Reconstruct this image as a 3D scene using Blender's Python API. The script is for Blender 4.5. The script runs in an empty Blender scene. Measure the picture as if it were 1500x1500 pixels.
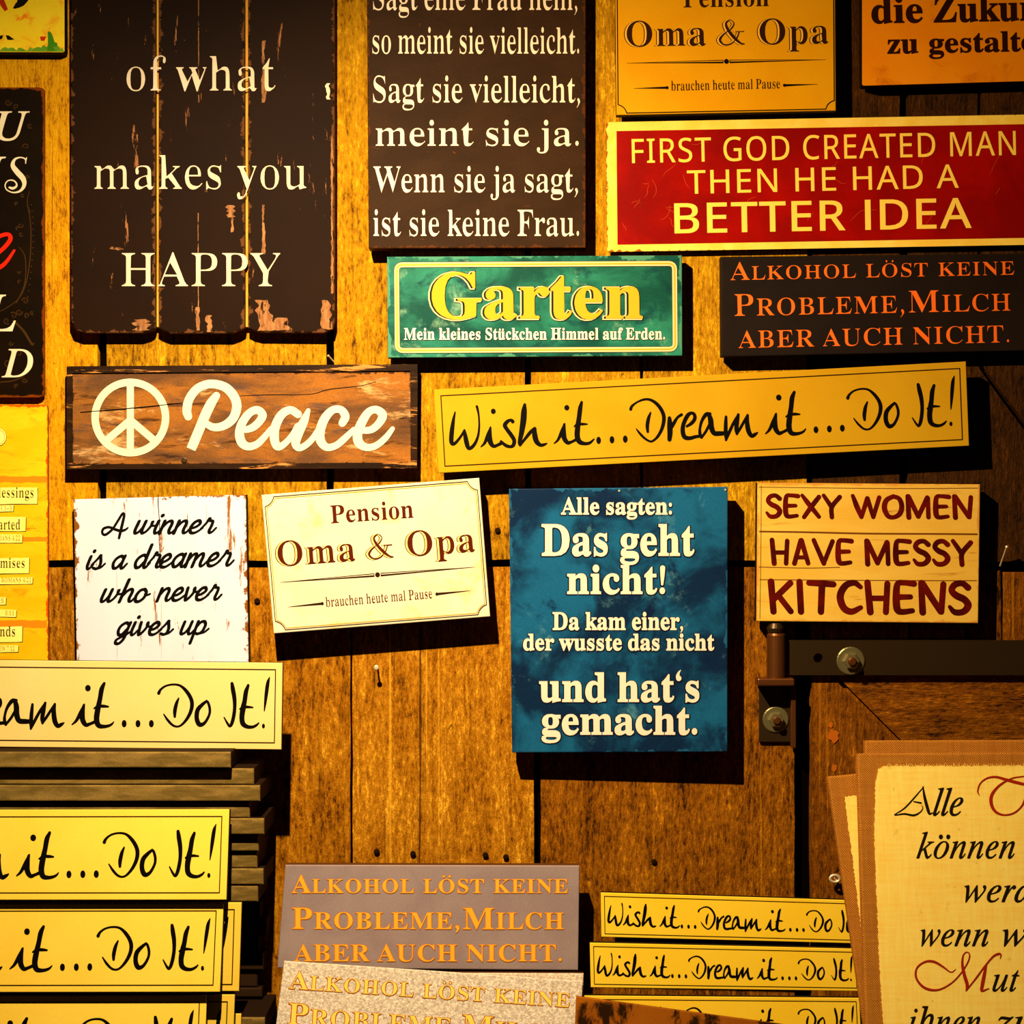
import bpy, bmesh, math, random
from mathutils import Vector
random.seed(7)
scn = bpy.context.scene
COL = scn.collection

# ------------------------------------------------------------------ camera, light, exposure
CAM = Vector((0.0, -2.8, 1.5))
cam = bpy.data.objects.new('camera', bpy.data.cameras.new('camera'))
COL.objects.link(cam)
cam.location = CAM
cam.rotation_euler = (math.pi / 2, 0, 0)
cam.data.sensor_width = 36.0
cam.data.lens = 36.0 * 2.8 / 1.5
cam.data.clip_start = 0.05
scn.camera = cam

world = bpy.data.worlds.new('world')
scn.world = world
world.use_nodes = True
world.node_tree.nodes['Background'].inputs[0].default_value = (1.0, 0.62, 0.25, 1)
world.node_tree.nodes['Background'].inputs[1].default_value = 0.012

def spot(name, loc, aim, power, color, size, blend, radius):
    l = bpy.data.lights.new(name, 'SPOT')
    l.energy = power; l.color = color; l.spot_size = math.radians(size)
    l.spot_blend = blend; l.shadow_soft_size = radius
    o = bpy.data.objects.new(name, l); COL.objects.link(o)
    o.location = loc
    o.rotation_euler = (Vector(aim) - Vector(loc)).to_track_quat('-Z', 'Y').to_euler()
    return o
# the shop's ceiling spotlight, above and left of centre, throwing its pool of light on the left
spot('spotlight', (-0.32, -1.02, 2.31), (0.50, 0.0, 1.00), 126.0, (1.0, 0.72, 0.36), 120, 1.0, 0.012)
# the twin beam of the same lamp, turned to the left
spot('spotlight_beam', (-0.32, -1.02, 2.31), (-0.60, 0.0, 0.78), 118.0, (1.0, 0.90, 0.64), 128, 1.0, 0.012)

scn.view_settings.view_transform = 'Standard'
scn.view_settings.look = 'None'
scn.view_settings.gamma = 1.0
scn.view_settings.use_curve_mapping = False
scn.view_settings.exposure = 0.0

# ------------------------------------------------------------------ helpers
def lin(c):
    r = []
    for v in c:
        v = v / 255.0
        r.append(v / 12.92 if v <= 0.04045 else ((v + 0.055) / 1.055) ** 2.4)
    return (r[0], r[1], r[2], 1.0)

def W(px, py, d=0.0):
    """Point at distance d in front of the wall, seen where photo pixel (px, py) is."""
    s = (2.8 - d) / 2800.0
    return Vector(((px - 750) * s, -d, 1.5 + (750 - py) * s))

def tag(o, label=None, cat=None, group=None, kind=None):
    if label: o['label'] = label
    if cat: o['category'] = cat
    if group: o['group'] = group
    if kind: o['kind'] = kind
    return o

def mesh_object(name, verts, faces, mats, midx=None, parent=None, smooth=False):
    me = bpy.data.meshes.new(name)
    me.from_pydata([tuple(v) for v in verts], [], faces)
    for m in mats: me.materials.append(m)
    if midx:
        me.polygons.foreach_set('material_index', midx)
    if smooth:
        me.polygons.foreach_set('use_smooth', [True] * len(me.polygons))
    me.update()
    o = bpy.data.objects.new(name, me)
    COL.objects.link(o)
    if parent: o.parent = parent
    return o

def bm_object(name, bm, mats, parent=None, smooth=False):
    me = bpy.data.meshes.new(name)
    bmesh.ops.recalc_face_normals(bm, faces=bm.faces[:])
    bm.to_mesh(me); bm.free()
    for m in mats: me.materials.append(m)
    if smooth:
        me.polygons.foreach_set('use_smooth', [True] * len(me.polygons))
    o = bpy.data.objects.new(name, me)
    COL.objects.link(o)
    if parent: o.parent = parent
    return o

def catmull(pts, n=6, closed=False):
    if len(pts) < 3: 
        return [tuple(p) for p in pts]
    out = []
    N = len(pts)
    rng = range(N) if closed else range(N - 1)
    for i in rng:
        if closed:
            p0, p1, p2, p3 = pts[(i - 1) % N], pts[i], pts[(i + 1) % N], pts[(i + 2) % N]
        else:
            p1, p2 = pts[i], pts[i + 1]
            p0 = pts[i - 1] if i > 0 else tuple(2 * a - b for a, b in zip(p1, p2))
            p3 = pts[i + 2] if i + 2 < N else tuple(2 * b - a for a, b in zip(p1, p2))
        for k in range(n):
            t = k / n
            out.append(tuple(0.5 * ((2 * b) + (c - a) * t + (2 * a - 5 * b + 4 * c - e) * t * t
                       + (3 * b - a - 3 * c + e) * t ** 3) for a, b, c, e in zip(p0, p1, p2, p3)))
    if not closed: out.append(tuple(pts[-1]))
    return out

def round_corners(poly, r, n=6, which=None):
    out = []
    N = len(poly)
    for i, p in enumerate(poly):
        if which is not None and i not in which:
            out.append(p); continue
        a, b = Vector(poly[i - 1]), Vector(poly[(i + 1) % N]); p = Vector(p)
        da, db = (a - p).normalized(), (b - p).normalized()
        s, e = p + da * r, p + db * r
        for k in range(n + 1):
            t = k / n
            q = s * (1 - t) ** 2 + p * 2 * t * (1 - t) + e * t * t
            out.append((q.x, q.y))
    return out

def ragged(poly, amp, step, seed=1, closed=True):
    rnd = random.Random(seed); out = []
    N = len(poly)
    for i in range(N if closed else N - 1):
        a, b = Vector(poly[i]), Vector(poly[(i + 1) % N])
        L = (b - a).length; n = max(1, int(L / step))
        nr = Vector((-(b - a).y, (b - a).x)).normalized()
        for k in range(n):
            q = a.lerp(b, k / n) + nr * rnd.uniform(-amp, amp)
            out.append((q.x, q.y))
    return out

# ------------------------------------------------------------------ node materials
def new_mat(name):
    m = bpy.data.materials.new(name); m.use_nodes = True
    nt = m.node_tree
    return m, nt, nt.nodes['Principled BSDF']

def N(nt, t, **kw):
    n = nt.nodes.new(t)
    for k, v in kw.items():
        if k.startswith('i_'):
            key = k[2:]
            n.inputs[int(key) if key.isdigit() else key].default_value = v
        else: setattr(n, k, v)
    return n

def math_n(nt, op, a, b=None, clamp=False):
    n = nt.nodes.new('ShaderNodeMath'); n.operation = op; n.use_clamp = clamp
    for i, v in enumerate((a, b)):
        if v is None: continue
        if isinstance(v, (int, float)): n.inputs[i].default_value = v
        else: nt.links.new(v, n.inputs[i])
    return n.outputs[0]

def mix_c(nt, fac, a, b, blend='MIX'):
    n = nt.nodes.new('ShaderNodeMix'); n.data_type = 'RGBA'; n.blend_type = blend
    for sock, v in ((n.inputs[0], fac), (n.inputs[6], a), (n.inputs[7], b)):
        if isinstance(v, (int, float)): sock.default_value = v
        elif isinstance(v, tuple): sock.default_value = v
        else: nt.links.new(v, sock)
    return n.outputs[2]

def maprange(nt, v, a, b, c=0.0, d=1.0, smooth=True):
    n = nt.nodes.new('ShaderNodeMapRange')
    n.interpolation_type = 'SMOOTHSTEP' if smooth else 'LINEAR'
    nt.links.new(v, n.inputs[0])
    for i, x in enumerate((a, b, c, d)): n.inputs[i + 1].default_value = x
    return n.outputs[0]

def noise(nt, scale, stretch=(1, 1, 1), detail=4.0, rough=0.55, dist=0.0, offset=0.0):
    tc = N(nt, 'ShaderNodeTexCoord'); mp = N(nt, 'ShaderNodeMapping')
    mp.inputs['Scale'].default_value = stretch
    mp.inputs['Location'].default_value = (offset, offset * 1.7, offset * 2.3)
    nt.links.new(tc.outputs['Object'], mp.inputs[0])
    n = N(nt, 'ShaderNodeTexNoise')
    n.inputs['Scale'].default_value = scale; n.inputs['Detail'].default_value = detail
    n.inputs['Roughness'].default_value = rough; n.inputs['Distortion'].default_value = dist
    nt.links.new(mp.outputs[0], n.inputs['Vector'])
    return n.outputs['Fac']

def edge_dist(nt, sx, sz):
    """Distance (metres) from the nearest edge of the board, from its own bounding box."""
    tc = N(nt, 'ShaderNodeTexCoord'); sp = N(nt, 'ShaderNodeSeparateXYZ')
    nt.links.new(tc.outputs['Generated'], sp.inputs[0])
    r = []
    for k, s in ((0, sx), (2, sz)):
        v = sp.outputs[k]
        inv = math_n(nt, 'SUBTRACT', 1.0, v)
        r.append(math_n(nt, 'MULTIPLY', math_n(nt, 'MINIMUM', v, inv), s))
    return math_n(nt, 'MINIMUM', r[0], r[1])

def add_bump(nt, b, h, strength, dist=0.001):
    n = N(nt, 'ShaderNodeBump'); n.inputs['Strength'].default_value = strength
    n.inputs['Distance'].default_value = dist
    nt.links.new(h, n.inputs['Height']); nt.links.new(n.outputs[0], b.inputs['Normal'])

def plain(name, c, rough=0.6, metal=0.0, spec=0.04):
    m, nt, b = new_mat(name)
    b.inputs['Base Color'].default_value = lin(c)
    b.inputs['Roughness'].default_value = rough; b.inputs['Metallic'].default_value = metal
    b.inputs['Specular IOR Level'].default_value = spec
    return m

def paint(name, c1, c2, scale=14, stretch=(1, 1, 1), lo=0.35, hi=0.65, fine=0.12, rough=0.6, spec=0.04,
          wear=None, wear_scale=30, wear_stretch=(1, 1, 1), wear_at=0.66, wear_soft=0.03,
          edge=None, edge_w=0.004, edge_size=None, edge_noise=0.012, edge_scale=60, c3=None, bump=0.15,
          metal=0.0, offset=0.0, grain=None):
    m, nt, b = new_mat(name)
    n1 = noise(nt, scale, stretch, 5, 0.6, 0.4, offset)
    col = mix_c(nt, maprange(nt, n1, lo, hi), lin(c1), lin(c2))
    if c3:
        n3 = noise(nt, scale * 2.1, stretch, 6, 0.65, 0.8, offset + 3.1)
        col = mix_c(nt, maprange(nt, n3, 0.52, 0.72), col, lin(c3))
    if grain:
        g = noise(nt, grain[1], grain[2], 4, 0.6, 0.3, offset + 9)
        col = mix_c(nt, maprange(nt, g, grain[3], grain[4], 0, grain[5] if len(grain) > 5 else 0.8), col, lin(grain[0]))
    nf = noise(nt, 420, (1, 1, 1), 2)
    f = maprange(nt, nf, 0.2, 0.8, 1 - fine, 1 + fine, False)
    cc = N(nt, 'ShaderNodeVectorMath', operation='SCALE')
    nt.links.new(col, cc.inputs[0]); nt.links.new(f, cc.inputs['Scale'])
    col = cc.outputs[0]
    if wear:
        nw = noise(nt, wear_scale, wear_stretch, 6, 0.7, 0.3, offset + 5.7)
        col = mix_c(nt, maprange(nt, nw, wear_at, wear_at + wear_soft), col, lin(wear))
    if edge:
        ed = edge_dist(nt, *edge_size)
        ne = noise(nt, edge_scale, (1, 1, 1), 5, 0.65, 0.2, offset + 2.2)
        v = math_n(nt, 'SUBTRACT', ed, math_n(nt, 'MULTIPLY', math_n(nt, 'SUBTRACT', ne, 0.5), edge_noise * 2))
        col = mix_c(nt, maprange(nt, v, edge_w * 0.5, edge_w * 1.5, 1.0, 0.0), col, lin(edge))
    nt.links.new(col, b.inputs['Base Color'])
    b.inputs['Roughness'].default_value = rough; b.inputs['Specular IOR Level'].default_value = spec
    b.inputs['Metallic'].default_value = metal
    if bump: add_bump(nt, b, math_n(nt, 'ADD', n1, math_n(nt, 'MULTIPLY', nf, 0.3)), bump, 0.002)
    return m

def old_wood(name, dark, mid, light, axis='Z', vary=0.5, crack=True, scale=1.0, bump=1.0, ridges=0.5):
    """Weathered board: long grain, mottling, thin cracks, each board its own tone."""
    m, nt, b = new_mat(name)
    st = lambda a, c: {'Z': (a, a, c), 'X': (c, a, a)}[axis]
    geo = N(nt, 'ShaderNodeNewGeometry')
    tc = N(nt, 'ShaderNodeTexCoord')
    off = N(nt, 'ShaderNodeVectorMath', operation='ADD')
    rs = N(nt, 'ShaderNodeCombineXYZ')
    k = math_n(nt, 'MULTIPLY', geo.outputs['Random Per Island'], 7.0)
    for i in range(3): nt.links.new(k, rs.inputs[i])
    nt.links.new(tc.outputs['Object'], off.inputs[0]); nt.links.new(rs.outputs[0], off.inputs[1])
    def nz(sc, s3, detail, rough, dist=0.0):
        mp = N(nt, 'ShaderNodeMapping'); mp.inputs['Scale'].default_value = s3
        nt.links.new(off.outputs[0], mp.inputs[0])
        n = N(nt, 'ShaderNodeTexNoise')
        n.inputs['Scale'].default_value = sc * scale; n.inputs['Detail'].default_value = detail
        n.inputs['Roughness'].default_value = rough; n.inputs['Distortion'].default_value = dist
        nt.links.new(mp.outputs[0], n.inputs['Vector'])
        return n.outputs['Fac']
    grain = nz(30, st(2.4, 0.16), 6, 0.7, 1.2)
    blot = nz(13, st(1.5, 0.7), 7, 0.72, 0.8)
    speck = nz(170, st(1.2, 0.38), 3, 0.8)
    ridge = nz(34, st(2.6, 0.03), 2, 0.5, 0.3)
    v = math_n(nt, 'ADD', math_n(nt, 'MULTIPLY', grain, 0.26), math_n(nt, 'ADD', math_n(nt, 'MULTIPLY', blot, 0.30), math_n(nt, 'MULTIPLY', speck, 0.44)))
    tone = maprange(nt, geo.outputs['Random Per Island'], 0, 1, -0.05 * vary, 0.05 * vary, False)
    v = math_n(nt, 'ADD', v, tone)
    r = N(nt, 'ShaderNodeValToRGB')
    e = r.color_ramp.elements
    e[0].position, e[0].color = 0.385, lin(dark)
    e[1].position, e[1].color = 0.615, lin(light)
    x = e.new(0.47); x.color = lin(mid)
    x = e.new(0.56); x.color = lin(tuple(0.6 * p + 0.4 * q for p, q in zip(mid, light)))
    nt.links.new(v, r.inputs[0])
    col = r.outputs[0]
    if crack:
        c = nz(20, st(5.0, 0.06), 3, 0.5, 0.5)
        c2 = maprange(nt, c, 0.26, 0.29, 1.0, 0.0)
        col = mix_c(nt, math_n(nt, 'MULTIPLY', c2, 0.75), col, lin((28, 14, 2)))
        col = mix_c(nt, maprange(nt, ridge, 0.66, 0.72, 0, ridges), col, lin(light))
        s2 = nz(55, st(1.2, 0.8), 3, 0.6)
        col = mix_c(nt, maprange(nt, s2, 0.70, 0.74, 0, 0.7), col, lin((32, 16, 3)))
    nt.links.new(col, b.inputs['Base Color'])
    b.inputs['Roughness'].default_value = 0.75; b.inputs['Specular IOR Level'].default_value = 0.08
    add_bump(nt, b, math_n(nt, 'ADD', math_n(nt, 'MULTIPLY', grain, 0.6), math_n(nt, 'MULTIPLY', speck, 0.55)), bump, 0.006)
    return m

def weave(name, c1, c2, scale=520, rough=0.85, blotch=0.25, spots=None, contrast=0.45):
    m, nt, b = new_mat(name)
    tc = N(nt, 'ShaderNodeTexCoord'); sp = N(nt, 'ShaderNodeSeparateXYZ')
    nz = noise(nt, 60, (1, 1, 1), 3)
    nt.links.new(tc.outputs['Object'], sp.inputs[0])
    wob = math_n(nt, 'MULTIPLY', nz, 0.006)
    a = math_n(nt, 'SINE', math_n(nt, 'MULTIPLY', math_n(nt, 'ADD', sp.outputs[0], wob), scale * 4))
    c = math_n(nt, 'SINE', math_n(nt, 'MULTIPLY', math_n(nt, 'ADD', sp.outputs[2], wob), scale * 4))
    h = math_n(nt, 'ADD', math_n(nt, 'MULTIPLY', math_n(nt, 'MULTIPLY', a, c), 0.5), 0.5)
    slub = noise(nt, 40, (6, 1, 0.5), 4, 0.6); slub2 = noise(nt, 40, (0.5, 1, 6), 4, 0.6, 0, 4)
    f = math_n(nt, 'ADD', math_n(nt, 'MULTIPLY', h, contrast), math_n(nt, 'MULTIPLY', math_n(nt, 'ADD', slub, slub2), 0.5 * (1 - contrast) * 1.1))
    col = mix_c(nt, maprange(nt, f, 0.25, 0.75), lin(c1), lin(c2))
    if spots:
        s = noise(nt, 75, (1, 1, 1), 4, 0.7, 0, 2)
        col = mix_c(nt, maprange(nt, s, 0.63, 0.74, 0, 0.55), col, lin(spots))
    nt.links.new(col, b.inputs['Base Color'])
    b.inputs['Roughness'].default_value = rough; b.inputs['Specular IOR Level'].default_value = 0.1
    add_bump(nt, b, h, 0.35, 0.0008)
    return m

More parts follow.
